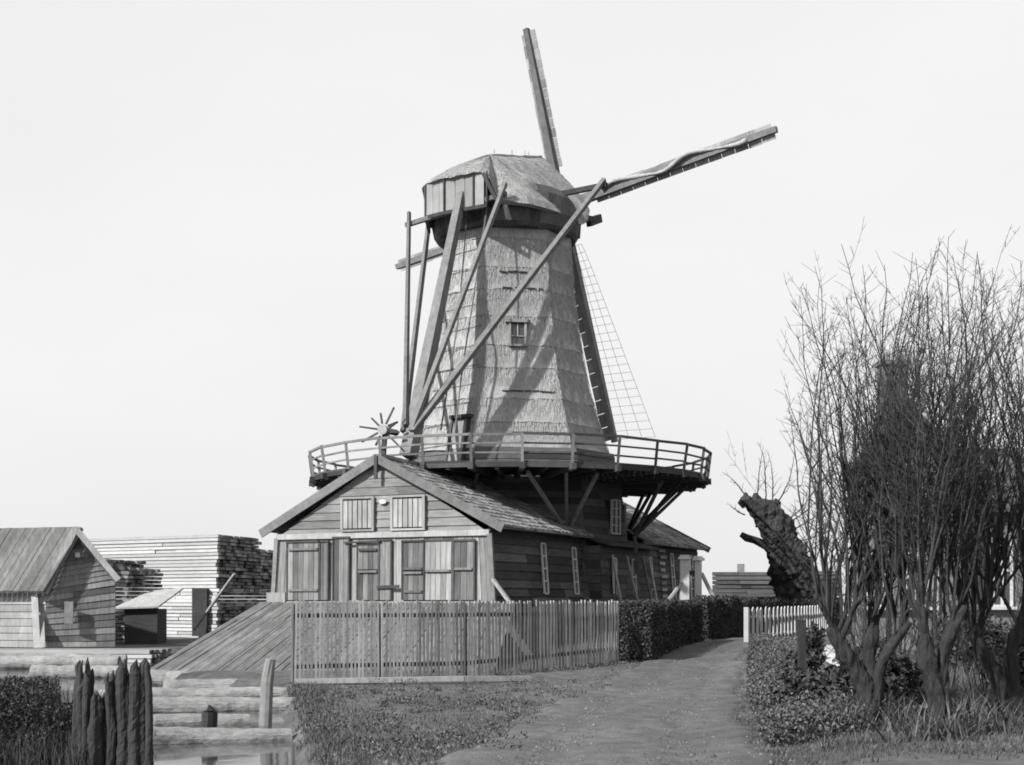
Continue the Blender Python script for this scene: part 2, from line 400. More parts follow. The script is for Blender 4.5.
# climbing battens on the left face
bt = MB()
for k in range(11):
    z_ = 6.9 + k * .68 + random.uniform(-.06, .06); wd = rad_at(z_) * math.sin(R(18.5)) * .98
    bt.beam(left_pt(z_ - .04, -wd, .05), left_pt(z_ + .06, wd * random.uniform(.6, 1), .05), .022, .025, nl)
bt.build('climbing_battens', M['beam'], body)
for z_, o0, o1 in ((12.9, -.6, .35), (12.35, -.5, .9), (8.75, -.6, 1.2), (7.3, -.3, 2.0)):
    x = o0; bt = MB()
    while x < o1:
        e = min(o1, x + random.uniform(.2, .5)); bt.beam(mid_pt(z_, x, .06), mid_pt(z_ + random.uniform(-.03, .03), e, .06), .04, .05, nm); x = e + random.uniform(.02, .12)
    bt.build('binding_rod', M['darkbeam'], body)

# boarded skirt under the cap
sk = MB(); NK = 40
def skirt_r(k): return 2.72
prof = [(14.42, 2.32), (14.45, 2.46), (14.58, 2.56), (15.0, 2.66), (15.7, 2.45), (16.0, 2.2)]
for j, (z_, r_) in enumerate(prof):
    for k in range(NK): sk.v.append(Vector((-.13, 0, 0)) + pol(2 * math.pi * k / NK, r_ * (1.0 if (k + j) % 2 else 1.004), z_))
for j in range(len(prof) - 1):
    for k in range(NK):
        a = j * NK + k; b_ = j * NK + (k + 1) % NK; sk.f.append((a, b_, b_ + NK, a + NK)); sk.r.append(random.random())
sk.f.append(tuple(range(NK - 1, -1, -1))); sk.r.append(.5)
skirt = sk.build('cap_skirt', M['skirt'], mill)

# ------------------------------------------------------------------ cap
NE = 56
def eave(k):
    t = 2 * math.pi * k / NE; c, s_ = math.cos(t), math.sin(t)
    e = 3.0
    m_ = (abs(c) ** e + abs(s_) ** e) ** (-1 / e)
    r_ = m_ * c * (3.05 if c > 0 else 3.3); tt = m_ * s_ * 2.5
    if c > 0: tt *= 1 - .06 * c
    rear = sstep(-1.7, -2.1, r_) * (1 - sstep(1.0, 1.5, tt))
    return r_, tt, 14.98 + 1.04 * rear + 1.0 * sstep(.9, 2.6, r_)
ct = MB(); levels = [0, .0, .1, .22, .36, .5, .64, .78, .9, 1.0]
def cap_pt(k, s_, out=0):
    r_, tt, ze = eave(k)
    rr = max(-1.35, min(2.25, r_ * .8)); g_ = s_ ** 1.2
    zt = 17.22 + .9 * (rr + 1.35) / 3.6
    zz = ze + (zt - ze) * (1 - (1 - s_) ** 1.15) + .035 * noise.noise(Vector((r_ * 2, tt * 2, s_ * 4)))
    return CP(r_ + (rr - r_) * g_, tt * (1 - g_), zz)
for li, s_ in enumerate(levels):
    for k in range(NE):
        p = cap_pt(k, s_)
        if li == 0: r_, tt, ze = eave(k); p = CP(r_ * .9, tt * .9, ze - .02)
        if li == 1: p += Z * random.uniform(-.03, .03)
        ct.v.append(p)
for j in range(len(levels) - 1):
    for k in range(NE):
        a = j * NE + k; b_ = j * NE + (k + 1) % NE; ct.f.append((a, b_, b_ + NE, a + NE)); ct.r.append(random.random())
cc0 = CP(0, 0, 15.5)
for _ in range(11000):
    k = random.randrange(NE); s_ = random.uniform(.03, .98); p = cap_pt(k, s_); q = cap_pt(k, max(0, s_ - .05)); p2 = cap_pt((k + 1) % NE, s_); f_ = random.random()
    n_ = (p2 - p).cross(p - q).normalized()
    if n_.dot(p - cc0) < 0: n_ = -n_
    fibre(ct, p.lerp(p2, f_), ((q - p).normalized() + (p2 - p).normalized() * random.gauss(0, .1)).normalized(), n_, random.uniform(.06, .16), random.uniform(.01, .02))
cap = ct.build('cap', M['cap_thatch'], mill)
# ridge lumps
rg = MB()
pr = [CP(-1.3 + i * .29, .02 * random.uniform(-1, 1), 17.2 + .073 * i + random.uniform(-.01, .03)) for i in range(13)]
rg.tube(pr, [random.uniform(.06, .09) for _ in pr], 7, .5, jit=.1)
for i in (1, 5, 8, 9): rg.beam(pr[i], pr[i] + Z * .22, .04)
rg.build('ridge', M['cap_thatch'], cap)
# pale boarded rear wall of the cap
def wall_poly(pts, z0, z1, name, m, parent, split=.35):
    w_ = MB()
    for (r0, t0), (r1, t1) in zip(pts, pts[1:]):
        n_ = max(1, round(math.hypot(r1 - r0, t1 - t0) / split))
        for k in range(n_):
            a0, a1 = k / n_ + .006, (k + 1) / n_ - .006
            A = CP(r0 + (r1 - r0) * a0, t0 + (t1 - t0) * a0, 0); B = CP(r0 + (r1 - r0) * a1, t0 + (t1 - t0) * a1, 0)
            w_.beam((A + B) / 2 + Z * z0, (A + B) / 2 + Z * z1, .04, (B - A).length, (B - A).normalized())
    return w_.build(name, m, parent)
rear = wall_poly([(-1.5, -2.42), (-3.0, -1.5), (-3.15, -.6), (-3.15, .95)], 14.8, 16.02, 'rear_wall', M['panel'], cap)
fb = MB()
for (r_, t_) in ((-3.2, -.65), (-3.2, .55), (-3.2, 1.08), (-3.03, -1.55)):
    fb.beam(CP(r_, t_, 14.8), CP(r_, t_, 16.0), .05, .05, hh)
for z_ in (14.86,): 
    fb.beam(CP(-1.5, -2.46, z_), CP(-3.05, -1.5, z_), .1, .12); fb.beam(CP(-3.05, -1.5, z_), CP(-3.2, -.6, z_), .1, .12); fb.beam(CP(-3.2, -.6, z_), CP(-3.2, 1.1, z_), .1, .12)
fb.build('wall_frame', M['darkbeam'], rear)
# thatch edge board above rear wall and the slanted verge
vb = MB()
vb.beam(CP(-3.4, 1.05, 15.9), CP(-3.2, 1.45, 15.0), .06, .12)
vb.build('verge_board', M['darkbeam'], cap)
# front: weather beam and wooden breast behind the windshaft
wbm = MB()
wbm.beam(CP(2.8, -1.6, 15.85), CP(2.8, 1.6, 15.85), .26, .3)
wbm.beam(CP(2.2, 2.0, 15.4), CP(3.05, 2.0, 15.75), .2, .3)
wbm.beam(CP(1.6, 2.2, 15.4), CP(2.6, 2.0, 15.6), .14, .2)
wbm.build('weather_beam', M['darkbeam'], cap)
wbm = MB()
for i in range(7): wbm.beam(CP(2.6, -1.5 + i * .45, 15.0), CP(2.75, -1.5 + i * .45, 16.4 - abs(i - 3) * .12), .06, .43, hh)
wbm.build('front_boards', M['tarred'], cap)
# windshaft
axt = (ax * math.cos(TI) + Z * math.sin(TI)).normalized(); uu = (-ax * math.sin(TI) + Z * math.cos(TI)).normalized()
H = MC + ax * 3.736; H.z = 16.56
ws = MB(); ws.tube([H - axt * 2.5, H - axt * .5, H + axt * .45], [.26, .28, .24], 10, .4)
ws.beam(H - axt * .5, H + axt * .5, .62, .62, uu); ws.build('windshaft', M['beam'], cap)

# spruits (cross beams) and tail
sp = MB(); sp.beam(CP(.4, -3.95, 15.9), CP(.4, 3.7, 16.05), .16, .17); sp.build('cross_beam', M['darkbeam'], cap)
sp = MB(); sp.beam(CP(-3.05, -2.35, 14.72), CP(-3.05, 1.75, 15.2), .14, .15); sp.build('cross_beam', M['beam'], cap)
TB = CP(-6.15, 0, 7.0)
tp = MB(); tp.beam(CP(-3.1, 0, 15.45), TB + Z * -.7, .24, .26, hh, .46, .42); tail = tp.build('tail_pole', M['beam'], mill)
tp = MB(); tp.beam(CP(.4, 3.6, 16.25), TB + hh * .15 + Z * .1, .15, .16, ax, .2, .2); tp.build('brace', M['beam'], tail)
tp = MB(); tp.beam(CP(.4, -3.75, 16.2), TB - hh * .2 + Z * .1, .12, .14, ax, .16, .16); tp.build('brace', M['beam'], tail)
tp = MB(); tp.beam(CP(-3.05, 1.72, 15.55), TB + hh * .1 + Z * .1, .12, .13, ax, .17, .17); tp.build('brace', M['beam'], tail)
tp = MB(); tp.beam(CP(-3.05, -2.22, 15.15), TB - hh * .12 + Z * .3, .1, .11, ax, .14, .14); tp.build('brace', M['beam'], tail)
# braking pole and two ropes hanging on the left face
tp = MB()
tp.tube([CP(-2.6, -.1, 14.9), CP(-4.1, .55, 11), CP(-5.2, .6, 7.2)], .03, 4); tp.tube([CP(-2.9, .9, 14.9), CP(-4.6, 1.0, 9), CP(-5.0, 1.0, 7)], .025, 4)
tp.build('rope', M['rope'], tail)
# winding wheel
WC = TB - ax * .15 - hh * .35 + Vector((-.42, -.2, .12)); wa = (hh * .35 - ax).normalized(); wu = Z; wx = wa.cross(wu).normalized()
wm = MB(); wm.tube([WC - wa * .12, WC + wa * .12], .16, 12, .9); wh = wm.build('winding_wheel', M['panel'], tail)
for k in range(10):
    t = 2 * math.pi * (k + .25) / 10; d = wx * math.cos(t) + wu * math.sin(t)
    s2 = MB(); s2.beam(WC + d * .2, WC + d * (.55 if k % 3 else .8), .06 if k not in (4, 5) else .14, .06, wa, .05); s2.build('spoke', M['darkbeam'], wh)
wm = MB(); wm.tube([WC + wa * -.1, WC + wa * -.9 + hh * .2], .1, 8, .4); wm.beam(WC - Z * .95 + hh * .0, WC + Z * .0 - wa * .2, .14, .14); wm.build('axle', M['darkbeam'], wh)

# ------------------------------------------------------------------ sails
PH = .16
Ud = (uu * math.cos(PH) - hh * math.sin(PH)).normalized(); Rd = (hh * math.cos(PH) + uu * math.sin(PH)).normalized()
H2 = H + axt * -.2
def sail(Hc, d, L, side, label, board=(.05, .32), lat=None, cloth=False):
    """d: direction of the stock; side: direction (in the sail plane) of the trailing edge"""
    st = MB(); st.beam(Hc - d * .3, Hc + d * L, .34, .36, axt, .2, .2)
    o = st.build('sail', M['beam'], mill); o['label'] = label
    lb = MB(); n_ = 14
    for k in range(n_):       # leading boards, twisted
        a0 = 1.6 + (L - 1.65) * k / n_; a1 = 1.6 + (L - 1.65) * (k + 1) / n_ - .03
        wv = R(22) * (1 - (k + .5) / n_) + R(4)
        dr_ = (-side * math.cos(wv) + axt * math.sin(wv)).normalized()
        c0 = dr_ * (board[0] + board[1] / 2)
        lb.beam(Hc + d * a0 + c0 + axt * .02, Hc + d * a1 + c0 + axt * .02, .035, board[1] * random.uniform(.92, 1.05), dr_)
    lb.build('wind_board', M['oldwood'], o)
    if lat:
        lm = MB(); nl_ = lat[1]; ends = []
        for k in range(nl_ + 1):
            q = k / nl_; a0 = 1.5 + (L - 1.6) * q; wv = R(24) * (1 - q) + R(2)
            dr_ = (side * math.cos(wv) - axt * math.sin(wv)).normalized(); W_ = lat[0] * (.42 + .58 * q ** .75)
            p0 = Hc + d * a0; lm.beam(p0 + dr_ * .18, p0 + dr_ * W_, lat[2], lat[2], axt)
            ends.append((p0 + dr_ * W_ * .36, p0 + dr_ * W_ * .68, p0 + dr_ * W_))
        for j in range(3):
            for e0, e1 in zip(ends, ends[1:]): lm.beam(e0[j], e1[j], lat[2] * .9, lat[2] * .9, axt)
        lm.build('lattice', M['darkbeam'], o)
    if cloth:
        cm = MB(); pts = []; rd = []
        for k in range(60):
            q = k / 59; a0 = 2.0 + (L * .88 - 2.0) * q; t = q * 2 * math.pi * 1.9
            pts.append(Hc + d * a0 - axt * (.17 + .06 * math.cos(t)) + side * (.15 * math.sin(t + .5 * math.sin(t)) + .06)); rd.append(.045 + .05 * abs(math.sin(q * 7 + .5)) + random.uniform(-.008, .008))
        cm.tube(pts, rd, 8, .5, jit=.12); cm.build('sailcloth', M['cloth'], o, smooth=True)
    return o
sail(H, Ud, 6.93, -hh, 'upper sail pointing up into the sky', (-.02, .36))
Dd = (-Ud + hh * .035).normalized()
sail(H, Dd, 9.1, hh, 'lower sail with an open lattice beside the body', (.0, .5), (1.75, 24, .011))
sail(H2, Rd, 8.85, uu, 'right sail with pale cloth wound round it', (.0, .3), None, True)
sail(H2, -Rd, 7.8, -uu, 'left sail mostly hidden behind the body', (.0, .25))
# narrow trailing laths left on the upper and right sails
for Hc, d, L, side in ((H, Ud, 6.93, -hh), (H2, Rd, 8.85, uu), (H2, -Rd, 7.8, -uu)):
    s3 = MB()
    for k in range(11):
        a0 = 1.8 + (L - 2.0) * k / 11; a1 = a0 + (L - 2) / 11 - .01; wd = random.uniform(.13, .17)
        s3.beam(Hc + d * a0 + side * (.1 + wd / 2) - axt * .03, Hc + d * a1 + side * (.1 + wd / 2) - axt * .03, .03, wd, side)
    s3.build('hemlath', M['oldwood'], mill)

# ------------------------------------------------------------------ gallery (stage)
SZ, SR = 6.0, 7.0
NG = 28
def gp(k, r_, z_): return pol(2 * math.pi * (k + .25) / NG, r_, z_)
dk = MB()
for k in range(NG):
    nb = 12
    for j in range(nb):
        r0 = 3.75 + (SR - 3.75) * j / nb + .008; r1 = 3.75 + (SR - 3.75) * (j + 1) / nb - .008
        ov = random.uniform(0, .12) / max(r1, 1)
        dz = random.uniform(-.012, .012)
        q0, q1 = k - ov * 2, k + 1 + ov * .5
        dk.hexa([gp(q0, r1, SZ - .06 + dz), gp(q1, r1, SZ - .06 + dz), gp(q1, r0, SZ - .06 + dz), gp(q0, r0, SZ - .06 + dz), gp(q0, r1, SZ + dz), gp(q1, r1, SZ + dz), gp(q1, r0, SZ + dz), gp(q0, r0, SZ + dz)])
stage = dk.build('gallery', M['darkbeam'], mill)
jm = MB()
for k in range(NG):
    jm.beam(gp(k, 3.9, SZ - .2), gp(k, SR + random.uniform(.05, .22), SZ - .17), .16, .2)
    jm.beam(gp(k + .5, 3.9, SZ - .2), gp(k + .5, SR - .1, SZ - .17), .12, .18)
    jm.beam(gp(k, SR - .05, SZ - .13), gp(k + 1, SR - .05, SZ - .13), .08, .14)
jm.build('joists', M['darkbeam'], stage)
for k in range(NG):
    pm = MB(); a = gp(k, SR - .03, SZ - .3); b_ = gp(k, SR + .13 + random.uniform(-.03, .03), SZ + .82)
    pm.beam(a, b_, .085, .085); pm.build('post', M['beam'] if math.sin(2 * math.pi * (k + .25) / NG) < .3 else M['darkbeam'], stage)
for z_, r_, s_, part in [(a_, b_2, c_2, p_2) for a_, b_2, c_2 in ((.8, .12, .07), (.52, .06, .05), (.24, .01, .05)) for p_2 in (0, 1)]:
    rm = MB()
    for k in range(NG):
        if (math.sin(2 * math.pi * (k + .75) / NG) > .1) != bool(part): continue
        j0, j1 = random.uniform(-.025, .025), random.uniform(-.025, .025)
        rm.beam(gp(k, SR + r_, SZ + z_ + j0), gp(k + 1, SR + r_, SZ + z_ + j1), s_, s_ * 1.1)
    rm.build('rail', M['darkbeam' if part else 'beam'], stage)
# struts
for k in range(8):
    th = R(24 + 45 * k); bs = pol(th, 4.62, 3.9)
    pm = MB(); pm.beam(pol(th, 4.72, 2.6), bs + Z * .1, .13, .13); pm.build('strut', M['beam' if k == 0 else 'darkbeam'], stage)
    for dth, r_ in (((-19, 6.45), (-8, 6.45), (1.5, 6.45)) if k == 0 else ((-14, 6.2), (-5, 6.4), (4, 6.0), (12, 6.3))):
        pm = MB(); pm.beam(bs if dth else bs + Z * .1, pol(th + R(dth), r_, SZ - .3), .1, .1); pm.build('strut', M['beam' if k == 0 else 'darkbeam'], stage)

# ------------------------------------------------------------------ saw sheds
A = Vector((-3.93, 41.7, 0)); su = Vector((.908, -.42, 0)).normalized(); svv = Vector((.42, .908, 0)).normalized()
LEN = 19.9; EZ, RZ, HW = 3.85, 5.93, 3.9
def S(u, v, z): return A + su * u + svv * v + Z * z
pitch = (RZ - EZ) / 4.05
def shed_roof_z(u): return RZ - pitch * abs(u)
def make_roof(v0, v1, parent, mt):
    rf = MB()
    # tile courses laid as small overlapping rows, following each slope
    for sgn in (-1, 1):
        nrow = 15; ncol = max(1, int((v1 - v0) / .30))
        sl = 4.12
        for j in range(nrow):
            u0 = sl * (1 - j / nrow); u1 = sl * (1 - (j + 1.15) / nrow); u1 = max(u1, 0)
            for c in range(ncol):
                a0 = v0 + (v1 - v0) * c / ncol; a1 = v0 + (v1 - v0) * (c + 1) / ncol - .015
                sag = -.06 * math.sin(math.pi * (a0 - v0) / (v1 - v0)) + .02 * noise.noise(Vector((c * .3, j * .4, sgn)))
                dz = random.uniform(-.012, .02)
                P = [S(sgn * u0, a0, shed_roof_z(u0) + sag), S(sgn * u0, a1, shed_roof_z(u0) + sag), S(sgn * u1, a1, shed_roof_z(u1) + sag), S(sgn * u1, a0, shed_roof_z(u1) + sag)]
                T = [P[0] + Z * (.07 + dz), P[1] + Z * (.05 + dz), P[2] + Z * .03, P[3] + Z * .035]
                if sgn < 0: P = P[::-1]; T = T[::-1]
                rf.hexa(P + T)
    o = rf.build('roof', mt, parent)
    rd = MB()
    n_ = int((v1 - v0) / .4)
    for c in range(n_): rd.beam(S(0, v0 + (v1 - v0) * c / n_, RZ + .06 - .06 * math.sin(math.pi * c / n_)), S(0, v0 + (v1 - v0) * (c + .96) / n_, RZ + .07 - .06 * math.sin(math.pi * (c + 1) / n_)), .26, .1)
    rd.build('ridge', mt, o)
    return o

shed = thing('saw_shed', S(0, 0, 0), 'weathered wooden shed gable with doors and two pale shutters, in front of the mill', 'shed')
make_roof(-.15, 6.9, shed, M['tiles'])
# gable
gw = MB()
n_ = su * 0 - svv
HWt = 3.62        # wall half width at eave
def gx(z): return min(HWt + .0 + (EZ - z) * .035, 99)
zl = 3.62
lap_face(gw, S(-HWt, 0, zl), S(HWt, 0, zl), S(-.1, 0, RZ - .12), S(.1, 0, RZ - .12), n_, zl, RZ - .12, .235, .035, 3.2)
gab = gw.build('gable_boards', M['oldwood_h'], shed)
# vertical boarding below
lw = MB(); x = -HWt - .07
while x < HWt + .07:
    wd = random.uniform(.16, .27); x1 = min(x + wd, HWt + .09)
    t0 = x / HWt; t1 = x1 / HWt; fl = .22
    o_ = random.uniform(0, .022)
    q = [S(x + t0 * fl, -.06 - o_, 0), S(x1 - .012 + t1 * fl, -.06 - o_, 0), S(x1 - .012 + t1 * fl, .02, 0), S(x + t0 * fl, .02, 0), S(x, -.01 - o_, zl), S(x1 - .012, -.01 - o_, zl), S(x1 - .012, .06, zl), S(x, .06, zl)]
    lw.hexa(q); x = x1
front = lw.build('front_wall', M['oldwood'], shed)
# trim board between
tr = MB(); tr.beam(S(-HWt - .02, -.07, zl + .02), S(HWt + .02, -.07, zl + .02), .05, .17); tr.build('trim_board', M['shutter'], shed)
bo = MB()
for sgn in (-1, 1):
    bo.beam(S(sgn * 4.14, -.2, shed_roof_z(4.14) - .06), S(0, -.2, RZ - .02), .06, .26, svv.cross(su * sgn).normalized() if False else Z)
bo.build('barge_board', M['beam'], shed)
bo = MB(); bo.beam(S(0, -.25, RZ + .05), S(0, -.25, RZ - .65), .1, .06, svv); bo.build('finial', M['darkbeam'], shed)
# shutters in the gable
for u in (-.72, 1.0):
    sh = MB()
    for k in range(6): sh.beam(S(u - .42 + k * .168, -.09, 3.85), S(u - .42 + k * .168, -.09, 4.68), .12 if k % 2 else .15, .04, svv)
    o = sh.build('shutter', M['shutter'], shed)
    sh = MB()
    for s_ in (-1, 1): sh.beam(S(u + s_ * .54, -.1, 3.8), S(u + s_ * .54, -.1, 4.74), .08, .08, svv)
    sh.beam(S(u - .58, -.1, 4.76), S(u + .58, -.1, 4.76), .06, .06); sh.beam(S(u - .58, -.1, 3.78), S(u + .58, -.1, 3.78), .08, .06)
    sh.build('shutter_frame', M['panel'], o)
    sh = MB(); sh.beam(S(u - .5, -.055, 4.27), S(u + .5, -.055, 4.27), .03, .84); sh.build('backing', M['tarred'], o)
pl = MB(); c_ = S(.14, -.1, 4.62)
pts = [c_ + su * .13 * math.cos(t * math.pi / 8) + Z * .07 * math.sin(t * math.pi / 8) for t in range(16)]
pl.face(pts); pl.face([p + svv * .03 for p in pts][::-1])
for k in range(16): pl.face([pts[k], pts[k] + svv * .03, pts[(k + 1) % 16] + svv * .03, pts[(k + 1) % 16]])
pl.build('oval_plate', M['white'], shed)
# doors (u centre, width, z0, z1, material, ledges)
def pxu(x):   # gable-plane coordinate seen at picture column x
    k = (x - 512) / F; return (k * A.y - A.x) / (su.x - k * su.y)
def door(x0, x1, z0, z1, mt, ledges=(), split=None, lab=None):
    u0, u1 = pxu(x0), pxu(x1); d_ = MB(); n_ = max(2, round((u1 - u0) / .19)); wdt = (u1 - u0) / n_
    for k in range(n_):
        zz = [(z0, z1)] if not split else [(z0, split - .015), (split + .015, z1)]
        for a0, a1 in zz: d_.beam(S(u0 + (k + .5) * wdt, -.105 - random.uniform(0, .01), a0), S(u0 + (k + .5) * wdt, -.085, a1), wdt - .012, .04, svv)
    o = d_.build('door', mt, shed)
    if lab: o['label'] = lab
    if ledges:
        for z_ in ledges: l_ = MB(); l_.beam(S(u0 + .03, -.15, z_), S(u1 - .03, -.15, z_), .04, .07); l_.build('ledge', M['door3'], o)
    f_ = MB()
    for u in (u0 - .03, u1 + .03): f_.beam(S(u, -.11, z0), S(u, -.1, z1), .05, .06, svv)
    f_.beam(S(u0 - .06, -.11, z1 + .03), S(u1 + .06, -.11, z1 + .03), .06, .06)
    f_.build('door_frame', M['darkbeam'], o)
M['door2'] = mat('mid_door_wood', .17, .45, (16, 16, 1.5), .5, .4, 1.1)
M['door3'] = mat('dark_door_wood', .12, .5, (16, 16, 1.5), .5, .4, 1.1)
door(290, 321, 1.7, 3.45, M['door2'], (2.0, 3.25), None)
door(322, 329, 1.7, 3.45, M['door3'])
door(336, 350, 1.6, 3.55, M['door'])
door(360, 380, 1.7, 3.35, M['door3'], (2.55, 3.2), 2.6)
door(382, 392, 1.7, 3.45, M['door'])
door(405, 425, 1.7, 3.4, M['door3'], (1.95, 2.5, 2.62), 2.55)
door(456, 475, 1.7, 3.4, M['door3'], (2.6,), 2.55)
door(427, 453, 1.7, 3.42, M['oldwood'], (2.55,), 2.5)
hg = MB()
hg.beam(S(pxu(380), -.17, 2.08), S(pxu(402), -.17, 2.1), .04, .09); hg.build('bar', M['darkbeam'], shed); hg = MB(); hg.beam(S(pxu(347), -.16, 3.42), S(pxu(383), -.16, 3.45), .04, .05)
hg.build('bar', M['darkbeam'], shed)
sk_ = MB(); sk_.beam(S(-3.95, -.12, 1.75), S(pxu(288), -.12, 1.75), .08, .36); sk_.beam(S(pxu(288) + .05, -.12, 1.56), S(3.95, -.12, 1.56), .08, .2); sk_.build('plinth_board', M['shutter'], shed)
cb = MB()
cb.beam(S(-HWt - .24, -.08, 0), S(-HWt - .02, -.05, EZ - .25), .14, .1, svv); cb.build('corner_board', M['beam'], shed); cb = MB(); cb.beam(S(HWt + .26, -.08, 0), S(HWt + .04, -.05, EZ - .25), .14, .1, svv)
cb.build('corner_board', M['beam'], shed)
br = MB(); br.beam(S(HWt + .15, -.1, 2.3), S(HWt + 1.15, -.35, 1.2), .09, .09); br.build('raking_brace', M['shutter'], shed)
def side_walls(v0, v1, parent, right=True):
    f_ = .3
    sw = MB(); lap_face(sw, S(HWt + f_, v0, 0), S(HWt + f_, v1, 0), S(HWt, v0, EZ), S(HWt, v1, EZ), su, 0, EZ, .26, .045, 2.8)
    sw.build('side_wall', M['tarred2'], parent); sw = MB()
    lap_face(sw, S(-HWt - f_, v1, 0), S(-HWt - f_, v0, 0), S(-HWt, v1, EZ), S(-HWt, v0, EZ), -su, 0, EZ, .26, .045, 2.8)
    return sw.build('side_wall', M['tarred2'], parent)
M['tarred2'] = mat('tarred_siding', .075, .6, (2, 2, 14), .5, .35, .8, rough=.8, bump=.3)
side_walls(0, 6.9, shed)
ew = MB(); ew.beam(S(4.05, -.15, EZ - .05), S(4.05, 6.9, EZ - .05), .07, .12); ew.build('eave_board', M['beam'], shed)
def side_window(v, z0, z1, wd, parent, lite=.5):
    f_ = MB(); q = lambda vv, z_: S(HWt + .3 * (1 - z_ / EZ) + .07, vv, z_)
    for s_ in (-1, 1): f_.beam(q(v + s_ * wd / 2, z0), q(v + s_ * wd / 2, z1), .06, .05, su)
    for k in range(5):
        z_ = z0 + (z1 - z0) * k / 4; f_.beam(q(v - wd / 2, z_), q(v + wd / 2, z_), .05, .045, su)
    o = f_.build('window', M['white'], parent)
    p = MB(); g2 = lambda vv, z_: S(HWt + .3 * (1 - z_ / EZ) + .05, vv, z_)
    p.face([g2(v - wd / 2, z0), g2(v + wd / 2, z0), g2(v + wd / 2, z1), g2(v - wd / 2, z1)], .5); p.build('pane', M['glass'], o)
side_window(3.6, 1.9, 3.45, .3, shed); side_window(6.1, 1.9, 3.4, .3, shed)

shed2 = thing('saw_shed', S(0, 12.0, 0), 'dark tarred rear shed with a tiled roof, on the far right of the mill', 'shed')
make_roof(12.0, LEN, shed2, M['tiles'])
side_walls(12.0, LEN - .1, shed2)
gw = MB(); lap_face(gw, S(HWt, LEN - .1, EZ), S(-HWt, LEN - .1, EZ), S(.05, LEN - .1, RZ - .1), S(-.05, LEN - .1, RZ - .1), svv, EZ, RZ, .25, .03, 3)
lap_face(gw, S(HWt + .3, LEN - .1, 0), S(-HWt - .3, LEN - .1, 0), S(HWt, LEN - .1, EZ), S(-HWt, LEN - .1, EZ), svv, 0, EZ, .25, .03, 3)
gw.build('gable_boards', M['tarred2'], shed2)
bo = MB()
for sgn in (-1, 1): bo.beam(S(sgn * 4.14, LEN + .03, shed_roof_z(4.14) - .04), S(0, LEN + .03, RZ), .06, .24)
bo.build('barge_board', M['darkbeam'], shed2)
ew = MB(); ew.beam(S(4.05, 12, EZ - .05), S(4.05, LEN, EZ - .05), .07, .12); ew.build('eave_board', M['beam'], shed2)
side_window(13.6, 1.7, 3.3, .3, shed2); side_window(16.2, 1.7, 3.5, .3, shed2); side_window(18.6, 1.7, 3.5, .5, shed2)
# pale repair boards on the rear shed wall
rp = MB()
for k in range(9): 
    z_ = 1.6 + k * .25; rp.beam(S(HWt + .3 * (1 - z_ / EZ) + .08, 14.7 + random.uniform(-.05, .1), z_), S(HWt + .3 * (1 - z_ / EZ) + .08, 15.4 + random.uniform(-.2, .15), z_), .03, .12)
rp.build('repair_boards', M['shutter'], shed2)
# lean-to that links the two sheds past the mill's base
lt = thing('lean_to', S(4.0, 9.5, 0), 'low dark lean-to against the mill between the two sheds', 'lean-to')
lm = MB(); f_ = .3
lap_face(lm, S(4.45, 6.95, 0), S(4.45, 11.95, 0), S(4.3, 6.95, 3.55), S(4.3, 11.95, 3.55), su, 0, 3.55, .25, .03, 2.4)
lap_face(lm, S(2.5, 6.95, 0), S(4.45, 6.95, 0), S(2.5, 6.95, 3.5), S(4.3, 6.95, 3.5), -svv, 0, 3.5, .25, .03, 2.4)
lm.build('wall', M['tarred'], lt)
lm = MB(); lm.hexa([S(2.2, 6.9, 4.15), S(4.65, 6.9, 3.5), S(4.65, 12, 3.5), S(2.2, 12, 4.15), S(2.2, 6.9, 4.23), S(4.65, 6.9, 3.58), S(4.65, 12, 3.58), S(2.2, 12, 4.23)]); lm.build('roof', M['slate'], lt)
for v in (8.0, 9.9):
    f2 = MB()
    for s_ in (-1, 1): f2.beam(S(4.47, v + s_ * .16, 1.9), S(4.42, v + s_ * .16, 3.1), .05, .05, su)
    f2.beam(S(4.44, v - .18, 2.5), S(4.44, v + .18, 2.5), .05, .05); f2.beam(S(4.42, v - .18, 3.1), S(4.42, v + .18, 3.1), .05, .05)
    o = f2.build('window', M['white'], lt)
    p = MB(); p.face([S(4.44, v - .16, 1.9), S(4.44, v + .16, 1.9), S(4.39, v + .16, 3.1), S(4.39, v - .16, 3.1)], .5); p.build('pane', M['glass'], o)
for v, d_ in ((7.6, .6), (9.0, 1.0), (10.6, .8), (11.3, .5)):
    tag_m = MB(); tag_m.beam(S(5.0 + d_ * .4, v - .4, .2), S(4.5, v, 3.2), .07, .07); mesh1(tag_m, 'leaning_pole', M['shutter'] if d_ != .8 else M['beam'], S(5.2, v - .4, .2), {7.6: 'leftmost', 9.0: 'second from the left', 10.6: 'third from the left', 11.3: 'rightmost'}[v] + ' of the thin poles leaning against the dark lean-to wall', 'pole', 'poles leaning on the lean-to')

